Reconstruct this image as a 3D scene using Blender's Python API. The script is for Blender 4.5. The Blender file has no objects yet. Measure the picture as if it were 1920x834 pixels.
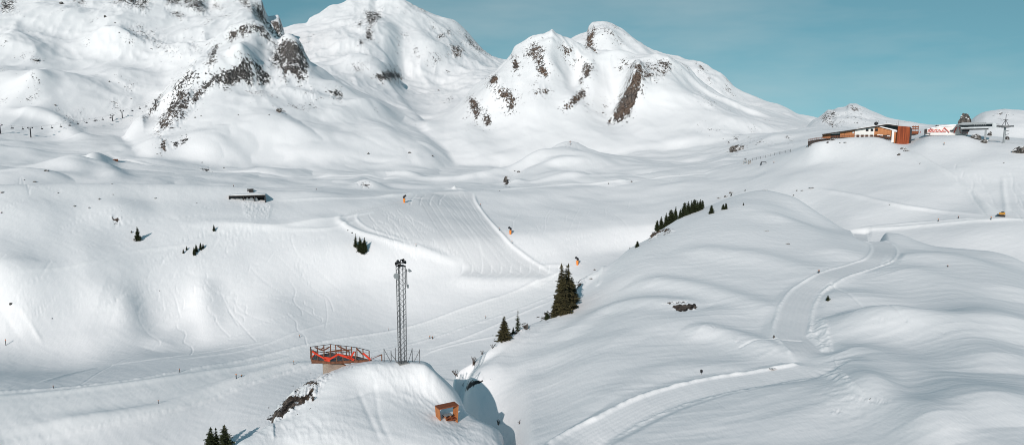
import bpy, bmesh, math, random
import numpy as np
from mathutils import Vector, Matrix, Euler
R = math.radians
scene = bpy.context.scene
col = scene.collection

# ---------------------------------------------------------------- survey of the place
# The land is laid out from sight lines taken at the camera station (bearing, distance, drop).
F = 1297.0; PITCH = R(7.3); CP, SP = math.cos(PITCH), math.sin(PITCH)
def sight(u, v):
    a = (u - 960.0)/F; b = (417.0 - v)/F
    y = CP + b*SP; z = -SP + b*CP
    h = math.hypot(a, y)
    return math.atan2(a, y), z/h          # bearing, tangent of elevation
def project(x, y, z):
    yc = y*CP - z*SP; zc = y*SP + z*CP
    yc = np.maximum(yc, .1)
    return 960 + F*x/yc, 417 - F*zc/yc

# columns (bearings) and rows (log distance)
fi = np.arange(-38.2, 38.2001, .05)
PHI = np.radians(np.concatenate([np.arange(-62, -38.3, .6), fi, np.arange(38.6, 62.1, .6)]))
S = np.concatenate([np.linspace(math.log(6), math.log(42), 60, endpoint=False),
                    np.arange(math.log(42), math.log(300), .0026),
                    np.arange(math.log(300)+.003, math.log(1000), .0034),
                    np.arange(math.log(1000)+.004, math.log(2500), .0045),
                    np.linspace(math.log(2520), math.log(30000), 40)])
NC, NR = len(PHI), len(S)
RHO = np.exp(S)

def pchip1(x, y, q):
    x = np.asarray(x, float); y = np.asarray(y, float)
    if len(x) == 1: return np.full_like(q, y[0])
    h = np.diff(x); d = np.diff(y)/h
    m = np.zeros_like(y)
    if len(x) > 2:
        w1 = 2*h[1:]+h[:-1]; w2 = h[1:]+2*h[:-1]
        same = (d[1:]*d[:-1]) > 0
        with np.errstate(divide='ignore', invalid='ignore'):
            mm = (w1+w2)/(w1/d[:-1]+w2/d[1:])
        m[1:-1] = np.where(same, mm, 0)
    m[0] = d[0]; m[-1] = d[-1]
    q2 = np.clip(q, x[0], x[-1])
    k = np.clip(np.searchsorted(x, q2, side='right')-1, 0, len(x)-2)
    t = (q2-x[k])/h[k]
    return ((2*t**3-3*t**2+1)*y[k] + (t**3-2*t**2+t)*h[k]*m[k]
            + (-2*t**3+3*t**2)*y[k+1] + (t**3-t**2)*h[k]*m[k+1])

def layer(curves, soft=0):
    """curves near->far; a curve is a list of (u, v, dist) or (u, None, dist, z)."""
    sk, tk = [], []
    for c in curves:
        P = []
        for p in c:
            if p[1] is None:
                ph = math.atan((p[0]-960)/F/CP); P.append((ph, math.log(p[2]), p[3]/p[2]))
            else:
                ph, t = sight(p[0], p[1]); P.append((ph, math.log(p[2]), t))
        P.sort()
        a = np.array(P)
        sk.append(pchip1(a[:, 0], a[:, 1], PHI)); tk.append(pchip1(a[:, 0], a[:, 2], PHI))
    sk = np.array(sk); tk = np.array(tk)
    if soft:
        kk = np.hanning(soft+2)[1:-1]; kk /= kk.sum(); hw = soft//2
        lo_, hi_ = np.searchsorted(PHI, R(-38.2)), np.searchsorted(PHI, R(38.2))
        for arr in (sk, tk):
            for c in range(len(arr)):
                seg = arr[c, lo_:hi_]; arr[c, lo_:hi_] = np.convolve(np.pad(seg, hw, mode='edge'), kk, mode='valid')[:hi_-lo_]
    for k in range(1, len(sk)): sk[k] = np.maximum(sk[k], sk[k-1]+.01)
    h = np.diff(sk, axis=0); d = np.diff(tk, axis=0)/h
    m = np.zeros_like(tk)
    if len(sk) > 2:
        # slightly rounded tops: three-point slope limited, softened pchip
        same = (d[1:]*d[:-1]) > 0
        w1 = 2*h[1:]+h[:-1]; w2 = h[1:]+2*h[:-1]
        with np.errstate(divide='ignore', invalid='ignore'):
            mm = (w1+w2)/(w1/d[:-1]+w2/d[1:])
        m[1:-1] = np.where(same, mm, 0)
    m[0] = d[0]; m[-1] = d[-1]
    T = np.empty((NR, NC))
    s = S[:, None]
    T[:] = tk[0] + d[0]*(s-sk[0])
    for k in range(len(sk)-1):
        x = np.clip((s-sk[k])/h[k], 0, 1)
        val = ((2*x**3-3*x**2+1)*tk[k] + (x**3-2*x**2+x)*h[k]*m[k]
               + (-2*x**3+3*x**2)*tk[k+1] + (x**3-x**2)*h[k]*m[k+1])
        T = np.where(s >= sk[k], val, T)
    T = np.where(s > sk[-1], tk[-1] + d[-1]*(s-sk[-1]), T)
    return T*RHO[:, None]

def smax(a, b, k):
    k = k*RHO[:, None]
    h = np.clip(.5+.5*(b-a)/k, 0, 1)
    return a*(1-h)+b*h + k*h*(1-h)

Z = None
# --- valley, left crest, restaurant hill
base = layer([
 [(0,None,8,-84)],
 [(0,None,60,-82)],
 [(0,None,130,-78)],
 [(0,None,165,-77.4),(300,None,167,-77.0),(450,None,167,-75.2),(600,None,168,-74),(750,None,170,-74),(900,None,170,-72),(1200,None,150,-68),(1920,None,130,-64)],
 [(-300,815,180),(0,802,185.5),(150,790,187.5),(300,768,192.5),(450,712,209),(600,683,222),(750,664,232),(900,628,244),(1050,588,256),(1200,None,250,-64),(1500,None,170,-62),(1920,None,150,-60)],
 [(-300,760,191),(0,742,195),(150,728,199),(300,708,206),(450,686,219),(600,645,239),(750,603,264),(900,562,278),(1050,532,290),(1200,None,285,-58),(1500,None,195,-50),(1920,None,178,-48)],
 [(-300,655,258),(0,645,261),(150,645,260),(300,625,261),(450,590,264),(600,545,280),(750,530,288),(900,512,297),(1050,490,310),(1200,470,330),(1350,None,290,-48),(1500,None,235,-42),(1920,None,215,-40)],
 [(0,500,283),(150,505,283),(300,490,289),(450,480,294),(600,455,302),(750,450,308),(900,445,320),(1050,428,337),(1200,420,352),(1350,410,335),(1500,430,300),(1600,434,275),(1750,424,272),(1920,412,270),(2300,420,270)],
 [(0,420,313),(300,410,317),(450,400,324),(600,392,336),(750,385,352),(850,385,368),(1000,382,392),(1200,370,420),(1350,355,400),(1500,352,350),(1700,350,322),(1920,345,318)],
 [(0,380,328),(300,378,333),(450,376,340),(600,374,349),(750,372,370),(850,371,388),(1000,364,412),(1200,352,445),(1350,336,440),(1500,318,392),(1700,308,355),(1920,302,350)],
 [(-200,343,345),(0,343,345),(300,344,350),(450,350,355),(600,359,362),(700,364,375),(760,362,390),(840,357,405),(900,358,415),(950,354,430),(1050,347,450),(1200,338,470),(1350,318,480),(1430,303,465),(1490,286,424),(1525,270,403),(1545,266,400),(1560,263.5,400),(1600,259.5,398),(1635,259,396),(1655,262,394),(1670,268,392),(1685,273,390),(1700,274,390),(1720,264,394),(1745,254,396),(1800,254,394),(1830,262,390),(1850,268,386),(1880,268,384),(1920,272,380)],
 [(0,None,400,-33),(300,None,400,-34),(500,None,405,-36),(600,357,400),(700,360,420),(850,348,470),(950,340,490),(1050,325,500),(1200,318,520),(1350,308,520),(1450,292,510),(1560,None,460,-7),(1650,None,450,-5),(1750,250,440),(1850,256,440),(1920,262,430)],
 [(0,330,470),(300,335,480),(600,345,500),(850,333,540),(950,318,560),(1069,275,590),(1150,290,590),(1250,305,590),(1350,290,590),(1450,270,600),(1560,250,620),(1700,None,600,-2),(1920,None,600,-5)],
 [(0,292,600),(150,300,600),(300,318,560),(450,320,580),(600,315,600),(850,320,620),(950,315,650),(1069,None,640,-22),(1200,None,650,-22),(1350,270,720),(1450,252,720),(1560,240,700),(1700,None,700,-2),(1920,None,700,-5)],
 [(0,262,740),(100,266,740),(200,255,760),(300,290,700),(400,290,700),(500,285,720),(650,290,720),(800,290,760),(950,290,780),(1069,285,760),(1200,280,760),(1350,None,800,-15),(1500,None,800,-12),(1920,None,800,-15)],
 [(0,None,1000,-20),(960,None,1000,-20),(1920,None,1000,-20)],
 [(0,None,2500,-60)],
 [(0,None,28000,-600)],
], 15)
Z = base
# --- left massif
m_left = layer([
 [(-600,None,500,-80),(300,None,500,-80),(600,None,500,-160)],
 [(-600,260,760),(0,250,800),(100,258,790),(200,235,870),(270,215,900),(350,140,1000),(420,90,1080),(500,None,1080,-10),(620,None,1080,-80)],
 [(-600,200,950),(0,195,930),(100,190,950),(200,180,980),(300,130,1100),(400,75,1180),(480,45,1250),(540,None,1300,20),(640,None,1300,-80)],
 [(-600,80,1200),(0,95,1180),(100,105,1180),(200,85,1200),(300,60,1260),(400,35,1320),(470,25,1370),(540,None,1400,60),(640,None,1400,-80)],
 [(-600,-60,1500),(0,0,1450),(100,0,1450),(200,-5,1450),(300,0,1450),(370,8,1450),(395,25,1450),(420,10,1450),(460,5,1450),(475,10,1450),(490,12,1450),(500,38,1450),(508,42,1450),(522,40,1450),(529,58,1450),(560,None,1450,60),(640,None,1450,-80)],
 [(-600,-120,1700),(0,-70,1650),(200,-60,1650),(300,-35,1650),(385,-18,1600),(440,-12,1540),(462,3,1500),(470,8,1500),(490,9,1500),(497,26,1500),(504,39,1500),(522,38,1500),(528,50,1500),(533,66,1500),(560,None,1500,60),(640,None,1500,-80)],
 [(-600,None,2200,0),(640,None,2200,-100)],
 [(-600,None,28000,-900)],
])
Z = smax(Z, m_left, .008)
# --- far middle mountain
m_back = layer([
 [(300,None,700,-100),(960,None,700,-100),(1100,None,700,-200)],
 [(400,240,860),(600,225,860),(700,230,900),(760,245,930),(850,228,960),(900,210,980),(960,200,1000),(1050,None,1000,-60)],
 [(400,150,1080),(600,150,1080),(650,158,1100),(700,165,1130),(760,200,1150),(800,208,1160),(850,200,1150),(900,190,1150),(960,170,1200),(1050,None,1200,-60)],
 [(400,120,1350),(520,115,1330),(600,112,1330),(680,108,1330),(720,120,1340),(760,150,1400),(850,150,1420),(900,145,1450),(960,140,1500),(1050,None,1500,-60)],
 [(400,100,1700),(520,70,1680),(580,58,1650),(640,45,1650),(700,40,1650),(760,48,1650),(830,72,1680),(880,100,1700),(920,118,1720),(960,128,1750),(1050,150,1750),(1150,None,1750,-60)],
 [(400,90,2000),(500,66,1950),(525,61,1900),(540,55,1900),(560,51,1900),(575,48,1900),(581,38,1900),(590,33,1900),(600,28,1900),(625,13,1900),(640,8,1900),(655,3,1900),(675,0,1900),(690,-3,1900),(705,6,1900),(712,2,1900),(722,-4,1900),(745,-4,1900),(757,0,1900),(775,10,1900),(800,22,1900),(825,33,1900),(850,42,1900),(870,58,1900),(885,73,1900),(900,87,1900),(915,101,1900),(927,109,1900),(955,117,1900),(1000,125,1900),(1100,150,1950),(1200,None,1900,-60)],
 [(400,None,2400,60),(960,None,2400,0)],
 [(400,None,28000,-900)],
])
Z = smax(Z, m_back, .006)
# --- high summit behind the right mountain
m_summit = layer([
 [(900,None,900,-200),(1600,None,900,-200)],
 [(960,None,1150,-60),(1020,None,1150,40),(1065,110,1150),(1100,108,1150),(1150,112,1150),(1200,115,1150),(1260,125,1150),(1320,160,1120),(1400,200,1080),(1500,232,1000),(1560,None,1000,-30)],
 [(960,None,1300,0),(1040,100,1300),(1062,80,1300),(1075,75,1300),(1088,71,1300),(1100,70,1300),(1104,60,1300),(1115,50,1300),(1130,47,1300),(1145,49,1300),(1160,57,1300),(1180,70,1290),(1200,80,1280),(1220,91,1270),(1250,103,1250),(1265,108,1240),(1290,119,1230),(1312,124,1220),(1330,136,1210),(1360,155,1190),(1380,171,1180),(1400,179,1170),(1430,186,1150),(1450,196,1130),(1475,206,1110),(1500,220,1100),(1530,225,1080),(1560,None,1080,5),(1600,None,1080,-40)],
 [(960,None,1600,0),(1600,None,1500,-100)],
 [(960,None,28000,-900)],
])
Z = smax(Z, m_summit, .004)
# --- right mountain
m_right = layer([
 [(700,None,520,-100),(1600,None,520,-100)],
 [(780,None,640,-40),(860,285,700),(950,282,700),(1050,262,720),(1150,262,720),(1250,262,720),(1350,255,720),(1450,252,760),(1540,245,800),(1620,None,800,-30)],
 [(780,240,850),(830,232,820),(880,235,780),(920,242,780),(1000,215,780),(1080,215,790),(1150,230,790),(1200,215,790),(1300,205,820),(1400,222,840),(1500,236,860),(1560,None,860,-5),(1640,None,860,-40)],
 [(760,236,900),(800,233,880),(850,212,870),(885,185,860),(920,170,860),(960,152,870),(1010,135,880),(1080,145,880),(1140,160,870),(1195,150,860),(1250,150,880),(1320,182,920),(1400,205,940),(1500,231,960),(1560,None,960,-5),(1640,None,960,-40)],
 [(740,None,960,-10),(800,None,950,5),(852,208,930),(878,180,930),(895,164,930),(920,147,930),(945,130,935),(958,117,940),(965,103,940),(985,88,950),(1005,77,950),(1020,75,950),(1030,70,950),(1035,66,950),(1042,70,950),(1070,80,960),(1082,88,960),(1110,98,960),(1170,110,950),(1195,117,940),(1225,116,940),(1250,114,940),(1262,122,950),(1290,138,970),(1330,165,1000),(1400,198,1030),(1500,229,1050),(1560,None,1060,-5),(1640,None,1060,-60)],
 [(740,None,1150,-60),(1640,None,1150,-60)],
 [(740,None,28000,-900)],
])
Z = smax(Z, m_right, .004)
# --- central crag group
m_crag = layer([
 [(100,None,480,-100),(900,None,480,-100)],
 [(180,None,600,-60),(225,None,620,-34),(300,275,640),(400,272,640),(500,268,650),(600,262,660),(700,262,680),(780,262,700),(1000,None,740,-110)],
 [(180,None,660,-40),(238,None,690,-14),(300,245,700),(350,222,710),(420,205,720),(500,195,730),(560,200,740),(620,208,760),(700,215,800),(780,240,850),(1000,None,850,-90)],
 [(220,None,760,-20),(270,221,770),(300,225,760),(350,185,770),(420,172,780),(510,168,790),(560,170,800),(620,180,820),(700,200,860),(790,236,900),(1000,None,900,-80)],
 [(220,None,780,-20),(274,215,790),(305,190,790),(352,150,800),(400,120,810),(430,108,815),(450,101,815),(465,108,820),(500,130,830),(530,130,850),(575,140,850),(620,160,870),(700,192,900),(790,233,940),(1000,None,940,-80)],
 [(220,None,810,-10),(276,213,830),(302,187,840),(330,157,860),(365,127,880),(400,105,890),(430,85,900),(470,68,910),(500,85,910),(525,95,905),(545,90,900),(570,112,900),(582,128,900),(600,136,900),(640,165,920),(700,191,940),(790,231,960),(1000,None,960,-70)],
 [(220,None,850,-10),(276,212,870),(300,186,880),(330,155,900),(365,124,920),(385,110,930),(397,92,940),(410,76,945),(426,63,950),(432,54,950),(450,47,955),(472,42,960),(490,50,960),(508,70,950),(520,82,940),(530,76,930),(541,72,930),(555,79,930),(568,95,930),(578,122,930),(600,134,930),(620,148,940),(640,163,950),(700,190,970),(790,230,980),(1000,None,980,-70)],
 [(220,None,1050,-60),(900,None,1050,-60)],
 [(220,None,28000,-900)],
])
Z = smax(Z, m_crag, .005)
# --- far hills on the right
m_far = layer([
 [(1480,None,560,-60),(2300,None,560,-60)],
 [(1480,None,700,-30),(1540,246,720),(1600,240,720),(1700,245,720),(1780,245,640),(1850,None,620,-8),(1920,None,620,-8)],
 [(1480,None,850,-20),(1525,225,880),(1535,221,880),(1545,214,880),(1553,208,880),(1560,209,880),(1572,205,880),(1585,204,880),(1593,199,880),(1603,199,880),(1612,203,880),(1630,212,870),(1650,220,860),(1680,230,850),(1700,234,840),(1740,239,800),(1780,236,760),(1810,233,740),(1830,222,730),(1850,214,720),(1880,210,720),(1900,212,720),(1920,216,720),(2000,240,720),(2300,280,720)],
 [(1480,None,1100,-60)],
 [(1480,None,28000,-900)],
])
Z = smax(Z, m_far, .004)
# --- near hill on the right
h_right = layer([
 [(0,None,6,-60),(700,None,6,-44),(1000,None,6,-30)],
 [(500,None,40,-70),(800,None,40,-50),(960,None,40,-31),(1100,None,40,-27.5),(1920,None,40,-26)],
 [(600,None,70,-90),(800,None,72,-52),(880,None,84,-50),(930,834,88),(965,834,80),(1000,834,70),(1300,834,62),(1600,834,60),(1920,834,58),(2400,None,56,-24)],
 [(600,None,86,-90),(800,None,84,-54),(860,None,98,-50),(900,768,98),(950,752,95),(1000,742,90),(1100,690,91),(1200,640,97),(1315,600,105),(1500,560,115),(1700,560,118),(1920,600,110),(2400,None,100,-28)],
 [(600,None,94,-90),(800,None,92,-56),(850,None,103,-50),(880,715,103.5),(920,680,107),(980,645,113.5),(1050,610,120),(1100,590,123),(1200,540,128),(1300,500,138),(1430,470,148),(1550,470,152),(1640,484,149),(1800,510,140),(1920,540,133),(2400,None,120,-32)],
 [(600,None,98,-90),(800,None,96,-58),(880,700,108.5),(920,672,109.5),(1000,624,118),(1060,580,130),(1100,540,143),(1150,500,152),(1180,472,160),(1250,436,172),(1300,412,182),(1330,400,188),(1360,389,193),(1400,383,196),(1440,388,196),(1480,400,195),(1550,430,185),(1640,450,175),(1720,470,168),(1850,490,160),(1920,510,156),(2300,None,145,-34)],
 [(600,None,105,-90),(780,None,100,-60),(830,None,108,-52),(850,706,109),(885,680,110),(935,641,114),(980,614,122),(1020,598,128),(1060,568,138),(1085,530,147),(1120,508,152),(1150,492,157),(1180,466,167),(1225,442,180),(1240,431,186),(1260,418,192),(1283,404,200),(1300,397,206),(1318,390,211),(1335,384,214),(1360,374,218),(1400,362,222),(1430,357,225),(1480,366,218),(1530,396,207),(1560,415,201),(1590,432,196),(1640,436,191),(1680,438,188),(1720,452,184),(1760,463,181),(1850,470,175),(1900,482,171),(1920,492,169),(2300,None,150,-34)],
 [(600,None,125,-95),(850,None,122,-62),(1050,None,165,-56),(1250,None,215,-50),(1430,None,265,-42),(1600,None,235,-44),(1920,None,210,-42)],
 [(600,None,200,-130),(1920,None,300,-110)],
 [(600,None,28000,-3000)],
], 21)
Z = smax(Z, h_right, .006)
# --- knoll with the mast
knoll = layer([
 [(0,None,6,-60)],
 [(0,None,40,-75),(400,None,40,-60),(700,None,40,-49),(900,None,40,-50),(1100,None,40,-75)],
 [(300,None,66,-80),(400,None,66,-40),(460,860,70),(520,834,72),(600,834,70),(700,834,69),(800,834,69),(880,834,70),(930,834,72),(948,834,74),(975,None,74,-40),(1020,None,74,-60)],
 [(300,None,74,-80),(380,None,74,-52),(430,848,75),(480,810,76),(520,787,77),(560,765,78),(620,745,78),(700,735,79),(780,740,79),(830,762,78),(870,782,77.5),(910,794,77),(935,812,77),(950,None,77,-38.5),(1000,None,77,-60)],
 [(300,None,80,-90),(450,None,79,-52),(490,None,79,-42),(513,785,79.5),(545,752,81),(580,722,83),(620,700,84),(660,686,84.5),(700,679,84),(755,679,84),(795,682,83),(812,694,82.5),(830,712,82),(850,734,81.5),(864,756,80.5),(874,772,79.5),(895,787,79),(925,802,79),(940,815,79),(952,None,79,-41),(1000,None,79,-66)],
 [(300,None,84,-95),(460,None,82,-54),(490,None,81.5,-44),(509,789,81.5),(536,748,84),(562,725,86),(600,704,88),(625,693,88.5),(660,680,88.5),(700,674,88),(755,675,88),(790,676,87),(806,682,86.5),(816,694,86),(836,712,85),(853,730,84),(864,748,83),(872,768,82),(890,784,81),(925,801,81),(940,814,81),(955,None,81,-42),(1000,None,81,-70)],
 [(300,None,98,-100),(500,None,96,-66),(640,None,99,-40),(800,None,96,-42),(900,None,90,-50),(1000,None,90,-80)],
 [(300,None,140,-130),(1000,None,140,-130)],
 [(300,None,28000,-3000)],
])
Z = smax(Z, knoll, .0035)

# ---------------------------------------------------------------- tools on the height grid
def noise2(x, y, seed=0):
    xi = np.floor(x).astype(np.int64); yi = np.floor(y).astype(np.int64)
    xf = x-xi; yf = y-yi
    def g(ix, iy, dx, dy):
        h = (ix*374761393 + iy*668265263 + seed*1274126177) & 0xffffffff
        h = ((h ^ (h >> 13))*1274126177) & 0xffffffff
        a = ((h ^ (h >> 16)) & 1023)*(2*math.pi/1024)
        return np.cos(a)*dx+np.sin(a)*dy
    su = xf*xf*xf*(xf*(xf*6-15)+10); sv = yf*yf*yf*(yf*(yf*6-15)+10)
    a = g(xi, yi, xf, yf); b = g(xi+1, yi, xf-1, yf)
    c = g(xi, yi+1, xf, yf-1); d = g(xi+1, yi+1, xf-1, yf-1)
    return ((a*(1-su)+b*su)*(1-sv)+(c*(1-su)+d*su)*sv)*1.4

X = RHO[:, None]*np.sin(PHI)[None, :]; Y = RHO[:, None]*np.cos(PHI)[None, :]
def refresh():
    global T, RM, UU, VV, VIS
    T = Z/RHO[:, None]
    RM = np.maximum.accumulate(T, axis=0)
    VIS = T >= RM-.0015
    UU, VV = project(X, Y, Z)
def hit(u, v, mind=0):
    """ground point on the sight line (u, v), no nearer than mind"""
    ph, t = sight(u, v)
    j = int(np.clip(np.searchsorted(PHI, ph), 1, NC-1))
    if ph-PHI[j-1] < PHI[j]-ph: j -= 1
    c = RM[:, j]
    if mind:
        c = T[:, j].copy(); c[RHO < mind] = -9; c = np.maximum.accumulate(c)
    i = int(np.clip(np.searchsorted(c, t), 1, NR-1))
    t0, t1 = c[i-1], c[i]
    w = (t-t0)/(t1-t0) if t1 > t0 else 0
    w = min(max(w, 0), 1)
    r = RHO[i-1]*(1-w)+RHO[i]*w
    return Vector((r*math.sin(ph), r*math.cos(ph), t*r))
def near_edge(u, v, d=1.0):
    return hit(u, v)
def ground_z(x, y):
    ph = math.atan2(x, y); s = math.log(math.hypot(x, y))
    j = int(np.clip(np.searchsorted(PHI, ph)-1, 0, NC-2)); i = int(np.clip(np.searchsorted(S, s)-1, 0, NR-2))
    a = (ph-PHI[j])/(PHI[j+1]-PHI[j]); b = (s-S[i])/(S[i+1]-S[i])
    return float((Z[i, j]*(1-a)+Z[i, j+1]*a)*(1-b)+(Z[i+1, j]*(1-a)+Z[i+1, j+1]*a)*b)
def window(x0, x1, y0, y1):
    c = [(x0, y0), (x0, y1), (x1, y0), (x1, y1), ((x0+x1)/2, y0), ((x0+x1)/2, y1)]
    ph = [math.atan2(a, max(b, .01)) for a, b in c]; rr = [math.hypot(a, b) for a, b in c]
    j0 = max(np.searchsorted(PHI, min(ph))-1, 0); j1 = min(np.searchsorted(PHI, max(ph))+1, NC)
    rmin = min(rr)*.97 if x0*x1 > 0 else y0
    i0 = max(np.searchsorted(S, math.log(max(rmin, 5)))-1, 0); i1 = min(np.searchsorted(S, math.log(max(rr)))+1, NR)
    return slice(i0, i1), slice(j0, j1)
def seg_dist(px, py, pts):
    """signed distance (left of travel positive) and arc position to a polyline"""
    best = np.full(px.shape, 1e9); sgn = np.ones(px.shape); arc = np.zeros(px.shape); L = 0
    for (ax, ay), (bx, by) in zip(pts[:-1], pts[1:]):
        dx, dy = bx-ax, by-ay; l = math.hypot(dx, dy)
        if l < 1e-6: continue
        w = np.clip(((px-ax)*dx+(py-ay)*dy)/(l*l), 0, 1)
        ex = px-(ax+w*dx); ey = py-(ay+w*dy)
        d = np.hypot(ex, ey); m = d < best
        best = np.where(m, d, best); sgn = np.where(m, np.sign(dx*ey-dy*ex), sgn); arc = np.where(m, L+w*l, arc)
        L += l
    return best*sgn, arc, L
def smooth_line(P, n=6):
    """Catmull-Rom through 2-D points"""
    if len(P) < 3: return P
    Q = [P[0]]+list(P)+[P[-1]]; out = []
    for i in range(1, len(Q)-2):
        p0, p1, p2, p3 = Q[i-1:i+3]
        for k in range(n):
            t = k/n
            out.append(tuple(.5*(2*p1[d]+(p2[d]-p0[d])*t+(2*p0[d]-5*p1[d]+4*p2[d]-p3[d])*t*t+(3*p1[d]-p0[d]-3*p2[d]+p3[d])*t**3) for d in (0, 1)))
    out.append(tuple(P[-1])); return out
refresh()
# ---------------------------------------------------------------- relief
ROCK = np.zeros_like(Z); TRK = np.zeros_like(Z); TINT = np.zeros_like(Z)
rng = random.Random(7)

# broad undulation: far mountains get gullies and spurs, near snow gets wind-blown swells
def fbm(x, y, octs, seed, ridge=False):
    a = 1; s = 0; tot = 0
    for o in range(octs):
        n = noise2(x*2**o, y*2**o, seed+o)
        if ridge: n = 1-2*np.abs(n)
        s = s+a*n; tot += a; a *= .5
    return s/tot
far = np.clip((RHO-430)/350, 0, 1)[:, None]
i0 = np.searchsorted(RHO, 425)
Xf, Yf = X[i0:], Y[i0:]
# domain warp gives the ridges a wandering line
wx = noise2(Xf/170, Yf/170, 3)*45; wy = noise2(Xf/170, Yf/170, 9)*45
hgt = np.clip((Z[i0:]+40)/140, .12, 1)*far[i0:]
fade = np.clip((3000-RHO[i0:])/1500, 0, 1)[:, None]
g1 = fbm((Xf+wx)/160, (Yf+wy)/230, 4, 21, True)
g2 = fbm((Xf+wy)/55, (Yf+wx)/80, 3, 41, True)
Z[i0:] += (hgt*(g1-.2)*14 + hgt*(g2-.2)*3.0)*fade
del Xf, Yf, wx, wy, g1, g2
nearm = 1-far
# hummocky ground between the crest and the foot of the peaks
ia, ib = np.searchsorted(RHO, 385), np.searchsorted(RHO, 780)
bell = (np.clip((RHO[ia:ib]-390)/70, 0, 1)*np.clip((780-RHO[ia:ib])/120, 0, 1))[:, None]*np.clip((PHI[None, :]*-1+R(24))/R(8), 0, 1)
hx = fbm((X[ia:ib]+noise2(X[ia:ib]/60, Y[ia:ib]/60, 301)*14)/62, Y[ia:ib]/64, 3, 311)
Z[ia:ib] += bell*(np.abs(hx)*4.4-.7)
del hx
i1 = np.searchsorted(RHO, 800)
i2 = np.searchsorted(RHO, 45)
xs, ys = X[i2:i1], Y[i2:i1]
mid = np.clip((RHO[i2:i1]-180)/150, 0, 1)[:, None]
Z[i2:i1] += fbm(xs/48+5, ys/64, 3, 61)*(.25+1.5*mid)
Z[i2:i1] += fbm((xs+ys*.5)/14, ys/22, 3, 71)*(.10+.10*mid)
# sastrugi: low wind ridges drawn out along the wind
Z[i2:i1] += fbm((xs*.9-ys*.2)/9, (ys*.9+xs*.2)/2.6, 3, 81, True)*.06*nearm[i2:i1]
del xs, ys
refresh()

def hump(u, v, wpx, depth, h, rot=0):
    """a snow hump: width on the bearing in px, depth along the sight line in m, height in m"""
    p = hit(u, v); r = p.xy.length; w = wpx*r/F
    D = max(w, depth)*2.6
    sl = window(p.x-D, p.x+D, p.y-D, p.y+D)
    dx = X[sl]-p.x; dy = Y[sl]-p.y
    a = math.atan2(p.x, p.y)+rot; c, s = math.cos(a), math.sin(a)
    ex = (dx*c-dy*s)/w; ey = (dx*s+dy*c)/depth
    Z[sl] += h*np.exp(-(ex*ex+ey*ey)*1.2)
def line_pts(P, n=5, mind=0):
    g = [hit(u, v, mind) for u, v in P]
    return smooth_line([(q.x, q.y) for q in g], n)
def along(P, W):
    xs = [p[0] for p in P]; ys = [p[1] for p in P]
    sl = window(min(xs)-W, max(xs)+W, min(ys)-W, max(ys)+W)
    d, arc, Lt = seg_dist(X[sl], Y[sl], P)
    return sl, d, arc, Lt
def ridge(P, w, h, taper=True, tint=0, lump=0, n=5, mind=0):
    P = line_pts(P, n, mind); sl, d, arc, Lt = along(P, w*3.2)
    e = np.exp(-(d/w)**2)
    if taper: e = e*np.clip(arc/(Lt*.15), 0, 1)*np.clip((Lt-arc)/(Lt*.15), 0, 1)
    if lump: e = e*(1+lump*noise2(X[sl]/(w*1.1), Y[sl]/(w*1.1), 5))
    Z[sl] += h*e
    if tint: TINT[sl] += tint*np.exp(-(d/(w*1.1))**2)*(e > 1e-3)
def terrace(P, w, h, D, n=5):
    """one side of the line lifted by h, fading out over D"""
    P = line_pts(P, n); sl, d, arc, Lt = along(P, D*1.05)
    s = np.clip(d/w*.5+.5, 0, 1); s = s*s*(3-2*s)
    f = np.clip(1-np.abs(d)/D, 0, 1); f = f*f*(3-2*f)
    e = np.clip(arc/(Lt*.2), 0, 1)*np.clip((Lt-arc)/(Lt*.2), 0, 1); e = e*e*(3-2*e)
    Z[sl] += h*(s-.5)*f*e
def grooves(P, w, depth, tint=.4, n=4):
    depth *= 1.5
    P = line_pts(P, n); sl, d, arc, Lt = along(P, w*3)
    e = np.exp(-(d/w)**2)
    Z[sl] -= depth*e*(1-2.2*np.clip(d/w, -1, 1)*.4)
    TRK[sl] = np.maximum(TRK[sl], tint*e)
def poly_mask(P, soft, tol=.006):
    P = list(P)+[P[0]]
    us = [p[0] for p in P]; vs_ = [p[1] for p in P]
    m = (UU > min(us)-soft) & (UU < max(us)+soft) & (VV > min(vs_)-soft) & (VV < max(vs_)+soft) & (T >= RM-tol)
    ii, jj = np.nonzero(m)
    if len(ii) == 0: return None, None
    pu = UU[ii, jj]; pv = VV[ii, jj]
    inside = np.zeros(len(pu), bool); best = np.full(len(pu), 1e9)
    for (ax, ay), (bx, by) in zip(P[:-1], P[1:]):
        if ay != by:
            c = ((ay > pv) != (by > pv)) & (pu < (bx-ax)*(pv-ay)/(by-ay)+ax); inside ^= c
        dx, dy = bx-ax, by-ay; l2 = dx*dx+dy*dy or 1
        w_ = np.clip(((pu-ax)*dx+(pv-ay)*dy)/l2, 0, 1)
        best = np.minimum(best, np.hypot(pu-ax-w_*dx, pv-ay-w_*dy))
    sd = np.where(inside, best, -best)
    return (ii, jj), np.clip(.5+sd/soft*.5, 0, 1)

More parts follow.
